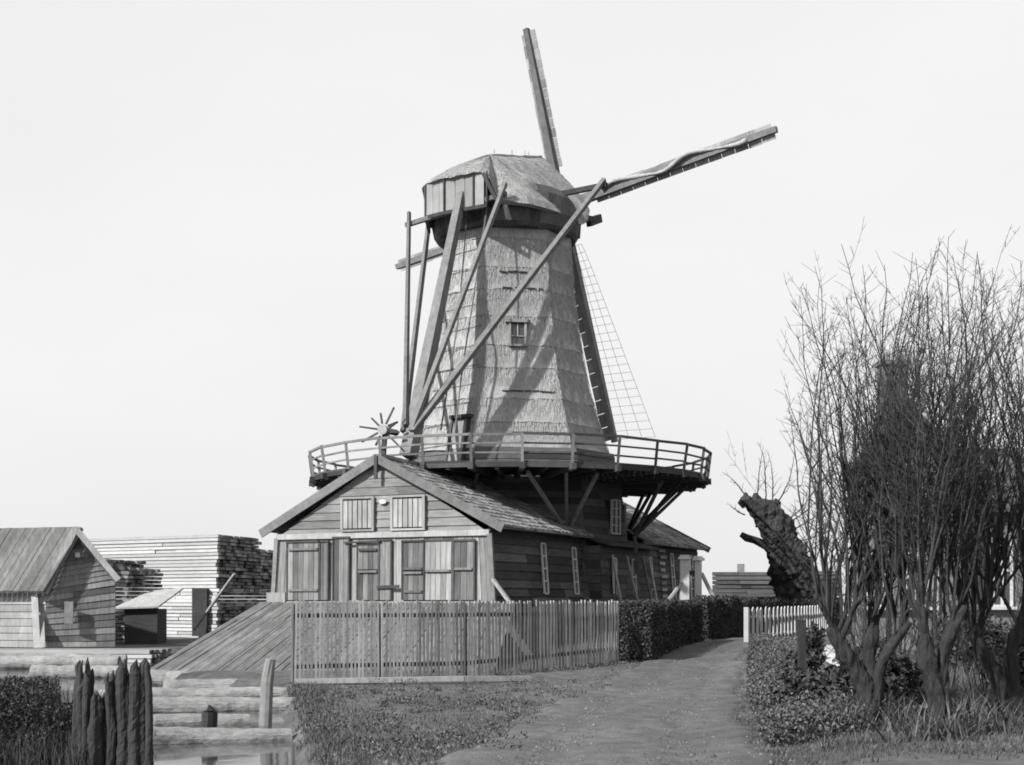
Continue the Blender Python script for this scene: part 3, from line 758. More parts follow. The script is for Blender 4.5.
# ------------------------------------------------------------------ plank ramp in front of the shed
TL, TR, BL, BR = Vector((-7.75, 43.2, 1.63)), Vector((.1, 39.7, 1.63)), Vector((-9.05, 34.6, -.05)), Vector((-.4, 32.6, 0.1))
rt = thing('slipway', (-4.2, 37.5, 0), 'broad sloping plank slipway rising to the shed doors', 'slipway')
rm = MB(); NP = 84
def rp_(s_, t): return BL.lerp(BR, s_).lerp(TL.lerp(TR, s_), t)
for k in range(NP):
    s0, s1 = k / NP + .0005, (k + 1) / NP - .0005
    cuts = [0, random.uniform(.25, .75), 1]
    for c0, c1 in zip(cuts, cuts[1:]):
        dz = Z * random.uniform(-.012, .015); th_ = Z * -.06
        e0 = c0 - (random.uniform(0, .03) if c0 == 0 else -.002)
        q = [rp_(s0, e0), rp_(s1, e0), rp_(s1, c1), rp_(s0, c1)]
        rm.hexa([p + dz + th_ for p in q] + [p + dz for p in q])
rm.build('deck', M['planks'], rt)
rm = MB()
for t in (.02, .3, .6, .97): rm.beam(rp_(-.01, t) - Z * .17, rp_(1.01, t) - Z * .17, .2, .2)
for s_ in (.01, .33, .66, .99):
    for t in (.02, .3, .6, .97): p = rp_(s_, t); rm.beam((p.x, p.y, -1.2), p - Z * .2, .2, .2)
rm.build('trestle', M['tarred'], rt)
pb = MB(); pb.beam((-7.0, 41.9, 1.6), (-9.6, 45.5, 3.2), .1, .1)
# beam lying on the slipway, seen through the fence
bm_ = MB(); bm_.beam((-.35, 31.35, 1.5), (.5, 31.75, .3), .16, .08, (0, 1, 0)); mesh1(bm_, 'raking_board', M['shutter'], (.1, 31.5, .3), 'slanting pale board leaning behind the grey picket fence at its right half', 'board')

# ------------------------------------------------------------------ picket fence in front
FA, FB = Vector((-4.5, 28.6, 0)), Vector((2.52, 33.5, 0))
def fx(t):   # in-picture-even pickets: near frontal for most, turning away at the right end
    P0, P1, P2 = Vector((-4.5, 28.6, 0)), Vector((-.9, 29.6, 0)), Vector((2.52, 33.4, 0))
    return (P0 * (1 - t) ** 2 + P1 * 2 * t * (1 - t) + P2 * t * t)
fence = thing('picket_fence', fx(.4) , 'tall weathered grey picket fence below the shed, by the road', 'fence')
NPK = 92; pk = MB()
for k in range(NPK + 1):
    t = k / NPK; p = fx(t); z0 = gz(p.x, p.y); d = (fx(min(1, t + .01)) - fx(max(0, t - .01))).normalized()
    top = 1.68 + random.uniform(-.03, .03)
    if random.random() < .04: top -= random.uniform(.1, .3)
    lean = d * random.uniform(-.025, .025)
    wd = random.uniform(.036, .052)
    pk.beam(Vector((p.x, p.y, z0 - .03)) + d * random.uniform(-.012, .012), Vector((p.x, p.y, top)) + lean, wd, .03, d.cross(Z), wd * .92)
pk.build('pickets', M['picket'], fence)
for zr in (.35, 1.38):
    rl = MB()
    for k in range(10):
        a, b_ = fx(k / 10), fx((k + 1) / 10); nn = (b_ - a).normalized().cross(Z) * -.045
        rl.beam(Vector((a.x, a.y, zr + gz(a.x, a.y) * (1 if zr < 1 else 0))) + nn, Vector((b_.x, b_.y, zr + gz(b_.x, b_.y) * (1 if zr < 1 else 0))) + nn, .05, .09)
    rl.build('rail', M['tarred'], fence)
for k in range(5):
    t = k / 4; p = fx(min(max(t, .01), .99)); d = (fx(min(1, t + .01)) - fx(max(0, t - .01))).normalized(); nn = d.cross(Z) * -.13
    q = MB(); q.beam(Vector((p.x, p.y, -.3)) + nn, Vector((p.x, p.y, 1.62)) + nn, .08, .08); q.build('post', M['tarred'], fence)
gr = MB(); gr.beam((-4.4, 28.35, .05), (-1.0, 28.9, .08), .14, .1); gr.beam((-1.0, 28.9, .08), (.4, 29.3, .06), .12, .1)
mesh1(gr, 'ground_beam', M['shutter'], (-2, 28.5, 0), 'pale squared timber lying along the foot of the grey picket fence', 'beam')

# ------------------------------------------------------------------ foliage helpers
def tri_cloud(mb, n, sample, size, up=.3):
    for _ in range(n):
        p = sample(); d = Vector((random.gauss(0, 1), random.gauss(0, 1), random.gauss(0, 1) + up)).normalized(); e = d.orthogonal().normalized()
        s_ = size * random.uniform(.6, 1.4); e2 = Matrix.Rotation(random.uniform(0, 6.28), 3, d) @ e
        mb.face([p - e2 * s_ * .5, p + d * s_, p + e2 * s_ * .5, p - d * s_ * .6])
def hedge(pts, wd, top, name, label, n, size=.09, m='hedge'):
    o = thing(name, (pts[0][0], pts[0][1], 0), label, 'hedge')
    core = MB(); lf = MB()
    seg = [(Vector((a[0], a[1], 0)), Vector((b_[0], b_[1], 0))) for a, b_ in zip(pts, pts[1:])]
    tot = sum((b_ - a).length for a, b_ in seg)
    for a, b_ in seg:
        L = (b_ - a).length; d = (b_ - a) / L; nn = d.cross(Z)
        core.hexa([a - nn * wd * .4, b_ - nn * wd * .4, b_ + nn * wd * .4, a + nn * wd * .4, a - nn * wd * .4 + Z * (top - .12), b_ - nn * wd * .4 + Z * (top - .12), b_ + nn * wd * .4 + Z * (top - .12), a + nn * wd * .4 + Z * (top - .12)], .3)
        def smp():
            t = random.random() * L; side = random.random()
            tt = top - .02 + .2 * noise.noise(Vector(((a.x + t) * 1.6, a.y, 0)))
            if side < .7: z_ = random.uniform(0, tt); w_ = random.choice((-1, 1)) * wd * (random.uniform(.36, .5) + .13 * noise.noise(Vector((t * 1.3, z_ * 1.5, a.y))))
            else: w_ = random.uniform(-.5, .5) * wd; z_ = tt + random.uniform(-.1, .03)
            q = a + d * t + nn * w_; return Vector((q.x, q.y, z_ if side >= .7 else max(gz(q.x, q.y), z_)))
        tri_cloud(lf, int(n * L / tot), smp, size)
    for a, d in ((seg[0][0], -(seg[0][1] - seg[0][0]).normalized()), (seg[-1][1], (seg[-1][1] - seg[-1][0]).normalized())):
        nn = d.cross(Z)
        tri_cloud(lf, int(n * .12), lambda: (lambda u_, w_, h_: Vector((a.x + d.x * u_ + nn.x * w_, a.y + d.y * u_ + nn.y * w_, h_)))(random.uniform(-.05, .14), random.uniform(-.5, .5) * wd, random.uniform(0, top)), size)
    core.build('branches', M['hedge'], o); lf.build('foliage', M[m], o); return o
hedge([(2.95, 33.95), (5.4, 43.0)], .9, 1.66, 'hedge', 'dark clipped hedge running from the picket fence to the white gateposts', 30000, .04)
hedge([(6.0, 45.0), (9.5, 49.5), (17, 53)], .8, 1.72, 'hedge', 'dark clipped hedge behind the road bend and the white fence', 22000, .055)

# gate posts, white capped
for x, top in ((5.72, 3.05), (6.22, 3.02)):
    Yp = 46.5 if x < 6 else 46.9
    o = thing('gatepost', (x, Yp, 0), 'square white gatepost with a cap, %s' % ('left one of the pair' if x < 6 else 'right one of the pair'), 'gatepost', 'white gateposts')
    q = MB(); q.box((x, Yp, top / 2), .3 if x < 6 else .24, .28, top); q.build('shaft', M['white'], o)
    q = MB(); q.box((x, Yp, top + .04), .42, .4, .08); q.box((x, Yp, top + .11), .3, .3, .07); q.build('post_cap', M['white'], o)
q = MB(); q.beam((5.65, 46.4, 2.3), (5.0, 46.2, 1.5), .1, .08); mesh1(q, 'prop', M['shutter'], (5.2, 46.3, 1.5), 'slanting pale prop on the left gatepost', 'prop')
q = MB(); q.beam((6.35, 46.9, 2.6), (6.85, 47.0, 1.6), .12, .1); mesh1(q, 'prop', M['shutter'], (6.7, 47, 1.5), 'slanting pale prop on the right gatepost', 'prop')
q = MB(); q.beam((5.85, 46.6, 2.6), (6.12, 46.8, 2.6), .05, .16); mesh1(q, 'gate_bar', M['darkbeam'], (6, 46.7, 2.6), 'short dark bar joining the two white gateposts', 'bar')

# white picket fence on the right
WA, WB = Vector((7.2, 42.6, 0)), Vector((12.0, 53.0, 0))
def wx_(t): return Vector((7.2, 42.6, 0)) * (1 - t) ** 2 + Vector((9.6, 44.6, 0)) * 2 * t * (1 - t) + Vector((11.9, 51.5, 0)) * t * t
wf_ = thing('picket_fence', WA, 'low white painted picket fence beside the road bend', 'fence')
pk = MB(); NW = 30
for k in range(NW + 1):
    t = k / NW; p = wx_(t); d = (wx_(min(1, t + .01)) - wx_(max(0, t - .01))).normalized(); z0 = gz(p.x, p.y)
    tl_ = d * random.uniform(-.03, .03); wd = .11
    a = Vector((p.x, p.y, z0 + .02)); b_ = Vector((p.x, p.y, z0 + 1.02 + random.uniform(-.02, .02))) + tl_
    pk.beam(a, b_, wd, .03, d.cross(Z)); pk.beam(b_ - Z * .004, b_ + Z * .07, wd, .03, d.cross(Z), .02, .03)
pk.build('pickets', M['white'], wf_)
rl = MB()
for zr in (.25, .8):
    for k in range(8):
        a, b_ = wx_(k / 8), wx_((k + 1) / 8); nn = (b_ - a).normalized().cross(Z) * -.04
        rl.beam(Vector((a.x, a.y, gz(a.x, a.y) + zr)) + nn, Vector((b_.x, b_.y, gz(b_.x, b_.y) + zr)) + nn, .04, .07)
rl.build('rail', M['white'], wf_)
q = MB(); p = wx_(0); q.beam((p.x - .08, p.y, -.1), (p.x - .08, p.y, gz(p.x, p.y) + 1.1), .12, .12); q.build('post', M['white'], wf_)

# ------------------------------------------------------------------ trees
def wander(p, d, L, n, wob, up, r0, r1):
    pts = [Vector(p)]; rad = [r0]; d = Vector(d).normalized()
    for i in range(n):
        d = (d + Vector((random.gauss(0, wob), random.gauss(0, wob), random.gauss(0, wob))) + Z * up).normalized()
        pts.append(pts[-1] + d * L / n); rad.append(r0 + (r1 - r0) * (i + 1) / n)
    return pts, rad
def shoot(mb, p, d, L, r0, twigs=6, depth=1, wob=.07, up=.03, tl=.35):
    n = max(4, int(L / .3)); pts, rad = wander(p, d, L, n, wob, up, r0, max(.0022, r0 * .18))
    mb.tube(pts, rad, 5 if r0 > .012 else 3, cap=False)
    if depth > 0:
        for i in range(n // 5, n):
            for _ in range(2):
                dd = (pts[i + 1] - pts[i]).normalized(); s_ = Matrix.Rotation(random.uniform(0, 6.28), 3, dd) @ dd.orthogonal().normalized()
                b_ = pts[i].lerp(pts[i + 1], random.random()); e_ = b_ + (dd * .8 + s_).normalized() * random.uniform(.05, .3)
                mb.tube([b_, e_], [rad[i] * .4 + .0015, .0018], 3, cap=False)
    for _ in range(twigs):
        i = random.randint(int(n * .25), n - 1); b_ = pts[i]; dd = (pts[i + 1] - pts[i]).normalized()
        s_ = dd.orthogonal().normalized(); s_ = Matrix.Rotation(random.uniform(0, 6.28), 3, dd) @ s_
        nd = (dd * random.uniform(.7, 1.3) + s_ * random.uniform(.4, .9)).normalized()
        l2 = L * tl * random.uniform(.4, 1.1) * (1 - i / n * .6)
        if depth > 0: shoot(mb, b_, nd, l2, rad[i] * .55, max(1, twigs // 2), depth - 1, wob * 1.3, up, tl)
        else:
            q, r_ = wander(b_, nd, l2, 3, wob * 1.5, up, max(.0025, rad[i] * .5), .0016); mb.tube(q, r_, 3, cap=False)

def rough(mb, pts, rad, n=18, step=.05, amp=.16, fr=4.0, seed=0, fis=0):
    P = []; Q = []
    for i in range(len(pts) - 1):
        L = (pts[i + 1] - pts[i]).length; m_ = max(1, int(L / step))
        for k in range(m_): t = k / m_; P.append(pts[i].lerp(pts[i + 1], t)); Q.append(rad[i] + (rad[i + 1] - rad[i]) * t)
    P.append(pts[-1]); Q.append(rad[-1]); b0 = len(mb.v)
    ref = Vector((.31, .17, .93))
    for i, p in enumerate(P):
        d = (P[min(i + 2, len(P) - 1)] - P[max(i - 2, 0)]).normalized(); x = d.cross(ref).normalized(); y = d.cross(x)
        for k in range(n):
            t = 2 * math.pi * k / n; o = x * math.cos(t) + y * math.sin(t); q = p + o * Q[i]
            v = noise.noise(Vector((q.x * fr * 2, q.y * fr * 2, q.z * fr)) + Vector((seed, 0, 0))) + .5 * noise.noise(q * fr * 3.3)
            if fis: v += -fis * (1 - abs(2.2 * noise.noise(Vector((q.x * 22, q.y * 22, q.z * 3.5 + seed)))))
            mb.v.append(p + o * Q[i] * (1 + amp * 1.6 * v))
    for i in range(len(P) - 1):
        for k in range(n): a = b0 + i * n + k; b_ = b0 + i * n + (k + 1) % n; mb.f.append((a, b_, b_ + n, a + n)); mb.r.append(.5)
    mb.f.append(tuple(b0 + (len(P) - 1) * n + k for k in range(n))); mb.r.append(.5)
def pollard(loc, limbs, label, group, head_z, r_t, lean, nshoot, Ls, spread, seed, twigs=10, name='willow_tree', r_s=.015):
    random.seed(seed)
    o = thing(name, loc, label, 'tree', group)
    base = Vector(loc); tm_ = MB(); cr = MB()
    for (dx, dy, hz, rt, cnt) in limbs:
        top = base + Vector((dx, dy, hz)); n = 8; pts = []
        for i in range(n + 1):
            t = i / n; pts.append(base.lerp(top, t) + Vector((.05 * math.sin(t * 6 + dx), .04 * math.sin(t * 4), 0)) + Vector((-dx * .25 * math.sin(t * math.pi), 0, 0)))
        rd = [rt * (1.35 - .55 * t_ / n + .12 * math.sin(t_ * 2.3)) for t_ in range(n + 1)]; rd[-1] *= .7
        rough(tm_, pts, rd, 40, .03, .1, 7, seed, 1.3)
        nsec = max(4, cnt // 6)
        for q_ in range(nsec):
            a = 6.28 * (q_ + random.random() * .6) / nsec; st_ = pts[-2].lerp(pts[-1], random.uniform(-.6, .8)); sp_ = random.uniform(.25, .95) * spread * 2.2
            d = Vector((math.cos(a) * sp_ + lean, math.sin(a) * sp_, 1)).normalized(); r0_ = rt * random.uniform(.22, .4); L_ = random.uniform(.5, 1.3)
            lp, lr = wander(st_, d, L_, 6, .14, .06, r0_, r0_ * .6); rough(tm_, lp, lr, 14, .04, .1, 14, seed + q_, 1.0)
            for _ in range(max(4, int(cnt * 1.35 / nsec))):
                i = random.randint(2, 6); a2 = random.uniform(0, 6.28); s2_ = random.uniform(.05, 1) ** .8 * spread * (.55 if math.cos(a2) < -.3 and seed == 11 else 1)
                d2 = (Vector((math.cos(a2) * s2_ + lean, math.sin(a2) * s2_ * .8, 1)) + (d - Z) * .35).normalized()
                shoot(cr, lp[i], d2, Ls * random.uniform(.5, 1.0) * (1 - .1 * i / 6), random.uniform(.6, 1.25) * r_s, twigs, 1, .1, .05, .34)
    tm_.build('trunk', M['bark'], o, smooth=True)
    cr.build('crown', M['twig'], o)
    return o
def G(x, y): return (x, y, gz(x, y) - .05)
pollard(G(4.2, 16.4), [(-.42, .1, 1.25, .11, 20), (.12, .15, 1.4, .085, 30), (.45, .0, 1.3, .07, 20)], 'forked willow with a fan of bare shoots, leftmost of the foreground trees', 'bare willows in the foreground', 1.2, .2, .0, 30, 4.3, .26, 11)
pollard(G(4.75, 15.6), [(-.1, .1, 1.2, .11, 24), (.35, .2, 1.5, .08, 20)], 'dense bare willow behind the forked one, middle one of the foreground trees', 'bare willows in the foreground', 1.2, .2, .03, 30, 4.25, .22, 23)
pollard(G(5.95, 16.8), [(-.3, .3, 1.2, .1, 34), (.3, .1, 1.5, .085, 34)], 'bare willow at the right edge of the picture, rightmost of the foreground trees', 'bare willows in the foreground', 1.2, .2, .02, 30, 4.3, .24, 37)
# slender sapling group by the white fence
def slender(loc, H_, leanx, label, seed, group='slender bare trees by the garden', r0=.06, tw=12):
    random.seed(seed); o = thing('young_tree', loc, label, 'tree', group); b_ = Vector(loc); t_ = MB(); c_ = MB(); n = 12; pts = []; rd = []
    x = 0
    for i in range(n + 1):
        q = i / n; pts.append(b_ + Vector((leanx * q * q + .05 * math.sin(q * 9 + seed), .03 * math.sin(q * 7), H_ * q))); rd.append(r0 * (1 - .85 * q))
    t_.tube(pts, rd, 7)
    for k in range(tw):
        i = random.randint(3, n - 1); a = random.uniform(0, 6.28)
        shoot(c_, pts[i], Vector((math.cos(a), math.sin(a) * .6, .7)), H_ * .35 * random.uniform(.5, 1), rd[i] * .5, 6, 1, .12, .05, .4)
    t_.build('trunk', M['bark'], o, smooth=True); c_.build('crown', M['twig'], o)
slender(G(6.7, 28), 4.9, -.9, 'slender bare sapling leaning left over the garden', 3, r0=.045, tw=9)
slender(G(7.3, 29), 5.0, -.3, 'straight thin sapling just right of the leaning one', 5, r0=.05)
slender(G(8.9, 33), 6.5, .5, 'taller bare sapling in front of the brick house', 9, r0=.07, tw=16)
slender(G(8.2, 27), 6.0, .1, 'bare sapling with many upright twigs before the house chimney', 15, r0=.05, tw=18)
slender(G(10.0, 30), 6.6, .3, 'bare young tree standing before the right wing of the house', 19, r0=.07, tw=20)

# shrubby whips between and behind the willows: many thin upright stems from one root
def coppice(x, y, n, L, spread, seed, label):
    random.seed(seed); b_ = Vector(G(x, y)); o = thing('coppiced_shrub', b_, label, 'shrub', 'bare coppiced shrubs under the willows'); c_ = MB()
    for _ in range(n):
        a = random.uniform(0, 6.28); q = random.random() ** .6; p = b_ + Vector((math.cos(a), math.sin(a), 0)) * .3 * q
        shoot(c_, p, Vector((math.cos(a) * q * spread, math.sin(a) * q * spread, 1)), L * random.uniform(.45, 1), random.uniform(.006, .013), 9, 1, .075, .03, .3)
    c_.build('stems', M['twig'], o)
coppice(4.9, 18.5, 22, 4.4, .3, 51, 'tall bare coppiced shrub right behind the forked willow')
coppice(5.9, 19.0, 8, 4.9, .3, 52, 'tallest bare coppiced shrub, before the house chimney')
coppice(6.9, 20.0, 12, 5.2, .3, 53, 'bare coppiced shrub before the right wing of the house')
coppice(5.6, 21.0, 14, 4.6, .34, 54, 'thin bare coppiced shrub left of the house front')
coppice(7.1, 17.6, 20, 4.2, .3, 55, 'bare coppiced shrub under the rightmost willow')
# old leaning pollard behind the white fence
random.seed(41)
Y0 = 52.0; s_px = Y0 / F
def wp(x, y, dy=0): return Vector(((x - 512) * (Y0 + dy) / F, Y0 + dy, 1.7 + (600 - y) * (Y0 + dy) / F))
op = thing('old_pollard', G(wp(800, 600).x, Y0), 'thick gnarled dead pollard trunk leaning left behind the white fence', 'tree')
t_ = MB()
pts = [wp(806, 632), wp(800, 605), wp(793, 575), wp(786, 552), wp(778, 532), wp(768, 517), wp(758, 508), wp(750, 502)]
rough(t_, pts, [v * s_px for v in (27, 24, 21, 18, 17, 15, 11, 9)], 48, .06, .2, 1.6, 3, .3)
t_.tube([wp(784, 553), wp(768, 546), wp(755, 540), wp(747, 538), wp(741, 534)], [v * s_px for v in (7, 4.5, 3.5, 4.5, 2.5)], 9, jit=.2)
for _ in range(26):
    i = random.randint(2, 7); c = pts[i] + Vector((random.uniform(-1, 1), random.uniform(-.6, .6), random.uniform(-.5, .8))) * (9 * s_px)
    r_ = random.uniform(3, 6.5) * s_px; t_.tube([c - Z * r_, c, c + Z * r_ * .9], [r_ * .5, r_, r_ * .4], 7, jit=.25)
t_.tube([wp(748, 506), wp(745, 500), wp(744, 496)], [7 * s_px, 8 * s_px, 3 * s_px], 9, jit=.25)
t_.tube([wp(770, 520), wp(773, 507), wp(778, 500)], [9 * s_px, 8 * s_px, 3 * s_px], 9, jit=.25)
t_.build('trunk', M['oldbark'], op)
c_ = MB()
for (x, y, dx, dz, L) in ((748, 498, -.5, .8, 1.4), (757, 500, .05, 1, 2.0), (765, 503, .3, 1, 2.4), (778, 502, .6, .8, 2.2), (784, 520, .9, .5, 2.0), (790, 530, 1, .35, 1.8), (792, 545, 1, .5, 1.8), (797, 560, .9, .6, 1.7), (772, 505, .2, 1, 2.2), (745, 515, -1, .4, .8), (786, 525, .8, .8, 2.2), (796, 552, 1, .9, 1.6)):
    shoot(c_, wp(x, y), Vector((dx, random.uniform(-.3, .3), dz)), L, .03, 6, 1, .12, .05, .4)
c_.build('twigs', M['twig'], op)

# ------------------------------------------------------------------ house on the right
HY = 36.0; hs = HY / F
def hp(x, y, dy=0): return Vector(((x - 512) * hs, HY + dy, 1.7 + (600 - y) * hs))
hz0 = .3
house = thing('brick_house', hp(905, 640), 'dark brick house with a tall chimney behind the bare trees', 'house')
xl, xr, ye = hp(852, 0).x, hp(962, 0).x, hp(0, 468).z; xm = hp(905, 0).x; zt = hp(0, 408).z; D = 9.0; SK = 2.7
q = MB()
q.raw([(xl, HY, 0), (xr, HY, 0), (xr, HY, ye), (xm, HY, zt), (xl, HY, ye), (xl + SK, HY + D, 0), (xr + SK, HY + D, 0), (xr + SK, HY + D, ye), (xm + SK, HY + D, zt), (xl + SK, HY + D, ye)],
      [(0, 1, 2, 3, 4), (9, 8, 7, 6, 5), (0, 4, 9, 5), (2, 1, 6, 7)], .5)
q.build('wall', M['brick'], house)
q = MB()
for a, s_ in ((xl, -1), (xr, 1)):
    e = Vector((a + s_ * .3, HY - .25, ye - .3)); t0 = Vector((xm, HY - .25, zt + .08)); dd = Vector((SK * 1.03, D + .5, 0))
    q.hexa([e, t0, t0 + dd, e + dd, e + Z * .14, t0 + Z * .14, t0 + Z * .14 + dd, e + Z * .14 + dd] if s_ < 0 else [t0, e, e + dd, t0 + dd, t0 + Z * .14, e + Z * .14, e + Z * .14 + dd, t0 + Z * .14 + dd])
rf_ = q.build('roof', M['slate'], house)
q = MB(); q.box((hp(902, 0).x, HY + .9, (zt - .7 + hp(0, 360).z) / 2), .68, .55, hp(0, 360).z - zt + .7); q.box((hp(902, 0).x, HY + .9, hp(0, 358).z), .8, .68, .12); ch = q.build('chimney', M['brick'], rf_)
for s_ in (-1, 1):
    q = MB(); q.tube([Vector((hp(902, 0).x + s_ * .18, HY + .9, hp(0, 357).z)), Vector((hp(902, 0).x + s_ * .18, HY + .9, hp(0, 348).z))], [.13, .11], 10); q.build('chimney_pot', M['panel'], ch)
# right wing, ridge parallel to the picture
q = MB(); x0, x1 = xr, 17.5; wy = HY + .8; z_r, z_e = hp(0, 440).z, hp(0, 505).z
q.raw([(x0, wy, 0), (x1, wy, 0), (x1, wy, z_e), (x0, wy, z_e), (x1, wy + 5, 0), (x1, wy + 5, z_e), (x1, wy + 2.5, z_r)], [(0, 1, 2, 3), (1, 4, 5, 6, 2)], .5); q.build('wing', M['brick'], house)
q = MB(); q.hexa([(x0, wy - .3, z_e - .15), (x1 + .2, wy - .3, z_e - .15), (x1 + .2, wy + 2.5, z_r), (x0, wy + 2.5, z_r), (x0, wy - .3, z_e), (x1 + .2, wy - .3, z_e), (x1 + .2, wy + 2.5, z_r + .14), (x0, wy + 2.5, z_r + .14)])
q.hexa([(x0, wy + 2.5, z_r), (x1 + .2, wy + 2.5, z_r), (x1 + .2, wy + 5.3, z_e - .15), (x0, wy + 5.3, z_e - .15), (x0, wy + 2.5, z_r + .14), (x1 + .2, wy + 2.5, z_r + .14), (x1 + .2, wy + 5.3, z_e), (x0, wy + 5.3, z_e)])
q.build('roof', M['slate'], house)
def hwin(xa, xb, ya, yb, dy=0, sill=True, par=None):
    a, b_ = hp(xa, yb, dy), hp(xb, ya, dy); y_ = HY + dy - .04; f_ = MB(); c0, c1 = a.x, b_.x; z0, z1 = a.z, b_.z
    for x in (c0, (c0 + c1) / 2, c1): f_.beam((x, y_, z0), (x, y_, z1), .07, .06, (0, 1, 0))
    for z_ in (z0, z0 + (z1 - z0) * .55, z1): f_.beam((c0, y_ - .003, z_), (c1, y_ - .003, z_), .06, .07)
    o = f_.build('window', M['white'], par or house)
    p = MB(); p.face([(c0, y_ + .02, z0), (c1, y_ + .02, z0), (c1, y_ + .02, z1), (c0, y_ + .02, z1)], .5); p.build('pane', M['glass'], o)
    if sill: p = MB(); p.box(((c0 + c1) / 2, y_ - .05, z0 - .06), c1 - c0 + .2, .18, .08); p.build('sill', M['white'], o)
hwin(866, 884, 553, 606); hwin(905, 927, 553, 606); hwin(893, 913, 480, 520)
hwin(968, 990, 540, 606, .8); hwin(1003, 1022, 540, 606, .8)
q = MB(); q.beam(hp(846, 548, -.06) * 1, hp(846, 618, -.06), .3, .08, (0, 1, 0)); q.build('pilaster', M['white'], house); q = MB(); q.beam(hp(935, 548, -.06), hp(935, 620, -.06), .14, .08, (0, 1, 0)); q.build('pilaster', M['white'], house)

# ------------------------------------------------------------------ far yard behind the hedge
def far_barn(x0, x1, yt, Yd, label, m='tarred', ridge=.8, chim=None):
    sc = Yd / F; a, b_ = (x0 - 512) * sc, (x1 - 512) * sc; zt_ = 1.7 + (600 - yt) * sc; ze = zt_ - ridge
    o = thing('barn', ((a + b_) / 2, Yd, 0), label, 'barn', None); q = MB(); D_ = 6
    q.raw([(a, Yd, 0), (b_, Yd, 0), (b_, Yd, ze), (a, Yd, ze), (a, Yd + D_, 0), (b_, Yd + D_, 0), (b_, Yd + D_, ze), (a, Yd + D_, ze), (a, Yd + D_ / 2, zt_), (b_, Yd + D_ / 2, zt_)],
          [(0, 1, 2, 3), (1, 5, 6, 9, 2), (4, 0, 3, 8, 7)], .5); q.build('wall', M[m], o)
    q = MB(); q.hexa([(a - .2, Yd - .2, ze - .05), (b_ + .2, Yd - .2, ze - .05), (b_ + .2, Yd + D_ / 2, zt_), (a - .2, Yd + D_ / 2, zt_), (a - .2, Yd - .2, ze + .08), (b_ + .2, Yd - .2, ze + .08), (b_ + .2, Yd + D_ / 2, zt_ + .13), (a - .2, Yd + D_ / 2, zt_ + .13)])
    rf = q.build('roof', M['slate'], o)
    if chim: q = MB(); cx_ = (chim - 512) * sc; q.box((cx_, Yd + D_ / 2, zt_ + .35), .4, .4, .9); q.build('chimney', M['brick'], rf)

far_barn(726, 776, 576, 84, 'low dark barn with a small chimney, seen behind the hedge', chim=749)

q = MB(); q.beam((10.5, 62, 2.05), (12.2, 62.4, 2.1), .2, .12); q.beam((11.6, 62, 1.85), (14.2, 62.4, 1.9), .2, .1); mesh1(q, 'timber_pile', M['lumber'], (12, 62, 1.8), 'pale sawn planks lying on top behind the hedge', 'timber')
q = MB()
for k in range(8): q.box((12.4 + random.uniform(-.1, .1), 63.2, .12 + k * .23), 4.6, 1.6, .2)
mesh1(q, 'timber_stack', M['tarred2'], (12.4, 63, 0), 'low dark timber stack under the pale planks behind the hedge', 'timber stack')

# ------------------------------------------------------------------ left: lumber stacks, little house, yard
def lumber(P0, P1, P2, z0, z1, label, course=.16, seed=1, m='lumber', slope=0, gap=None, back=True):
    """P0-P1: front line left to right; P1-P2: right side line"""
    random.seed(seed); o = thing('lumber_stack', ((P0[0] + P1[0]) / 2, (P0[1] + P1[1]) / 2, z0), label, 'lumber stack')
    a, b_, c = Vector((*P0, 0)), Vector((*P1, 0)), Vector((*P2, 0)); d = (b_ - a).normalized(); e = (c - b_); n_ = int((z1 - z0) / course); fr = MB(); sd_ = MB()
    for k in range(n_):
        za = z0 + k * course; zb = za + course * random.uniform(.72, .86); sh_ = random.uniform(-.1, .1)
        # long boards across the front, in one to three lengths, the side shows ends
        L = (b_ - a).length; cuts = sorted([0] + [random.uniform(.2, .8) for _ in range(random.choice((0, 1, 2)))] + [1])
        for s0, s1 in zip(cuts, cuts[1:]):
            oo = random.uniform(-.035, .035); nn = d.cross(Z) * (oo)
            p0, p1 = a + d * L * s0 + nn, a + d * (L * s1 - .02) + nn + d * (sh_ if s1 == 1 else 0)
            s_ = -slope * (k / n_)
            fr.hexa([p0 + Z * (za + s_), p1 + Z * za, p1 + e * .06 + Z * za, p0 + e * .06 + Z * (za + s_), p0 + Z * (zb + s_), p1 + Z * zb, p1 + e * .06 + Z * zb, p0 + e * .06 + Z * (zb + s_)])
        nb = 9
        for j in range(nb):
            f0, f1 = .06 + j / nb * .94, .06 + (j + .93) / nb * .94; ex = d * (sh_ + random.uniform(-.12, .12))
            sd_.hexa([a + e * f0 + Z * za, b_ + e * f0 + ex + Z * za, b_ + e * f1 + ex + Z * za, a + e * f1 + Z * za, a + e * f0 + Z * zb, b_ + e * f0 + ex + Z * zb, b_ + e * f1 + ex + Z * zb, a + e * f1 + Z * zb])
    fr.build('front_boards', M[m], o); sd_.build('inner_boards', M['lumber_end'], o)
    return o
lumber((-19.5, 62.5), (-12.2, 58), (-11.2, 62.2), .1, 4.55, 'tall pale stack of sawn boards with a dark right end', .15, 2, slope=.0)
lumber((-12.6, 62.6), (-11.2, 62.3), (-10.2, 69), .1, 4.0, 'darker lower stack of boards between the tall stack and the shed', .15, 3, m='lumber_end')
lumber((-15.4, 52.0), (-14.3, 52.0), (-14.0, 56), .1, 2.95, 'dark stepped stack of boards right of the small house', .15, 5, m='lumber_end')
lumber((-15.6, 51.4), (-15.1, 51.4), (-14.5, 55), .1, 2.5 + .85, 'narrow dark stack of boards behind the small house gable', .15, 6, m='lumber_end')
random.seed(8)
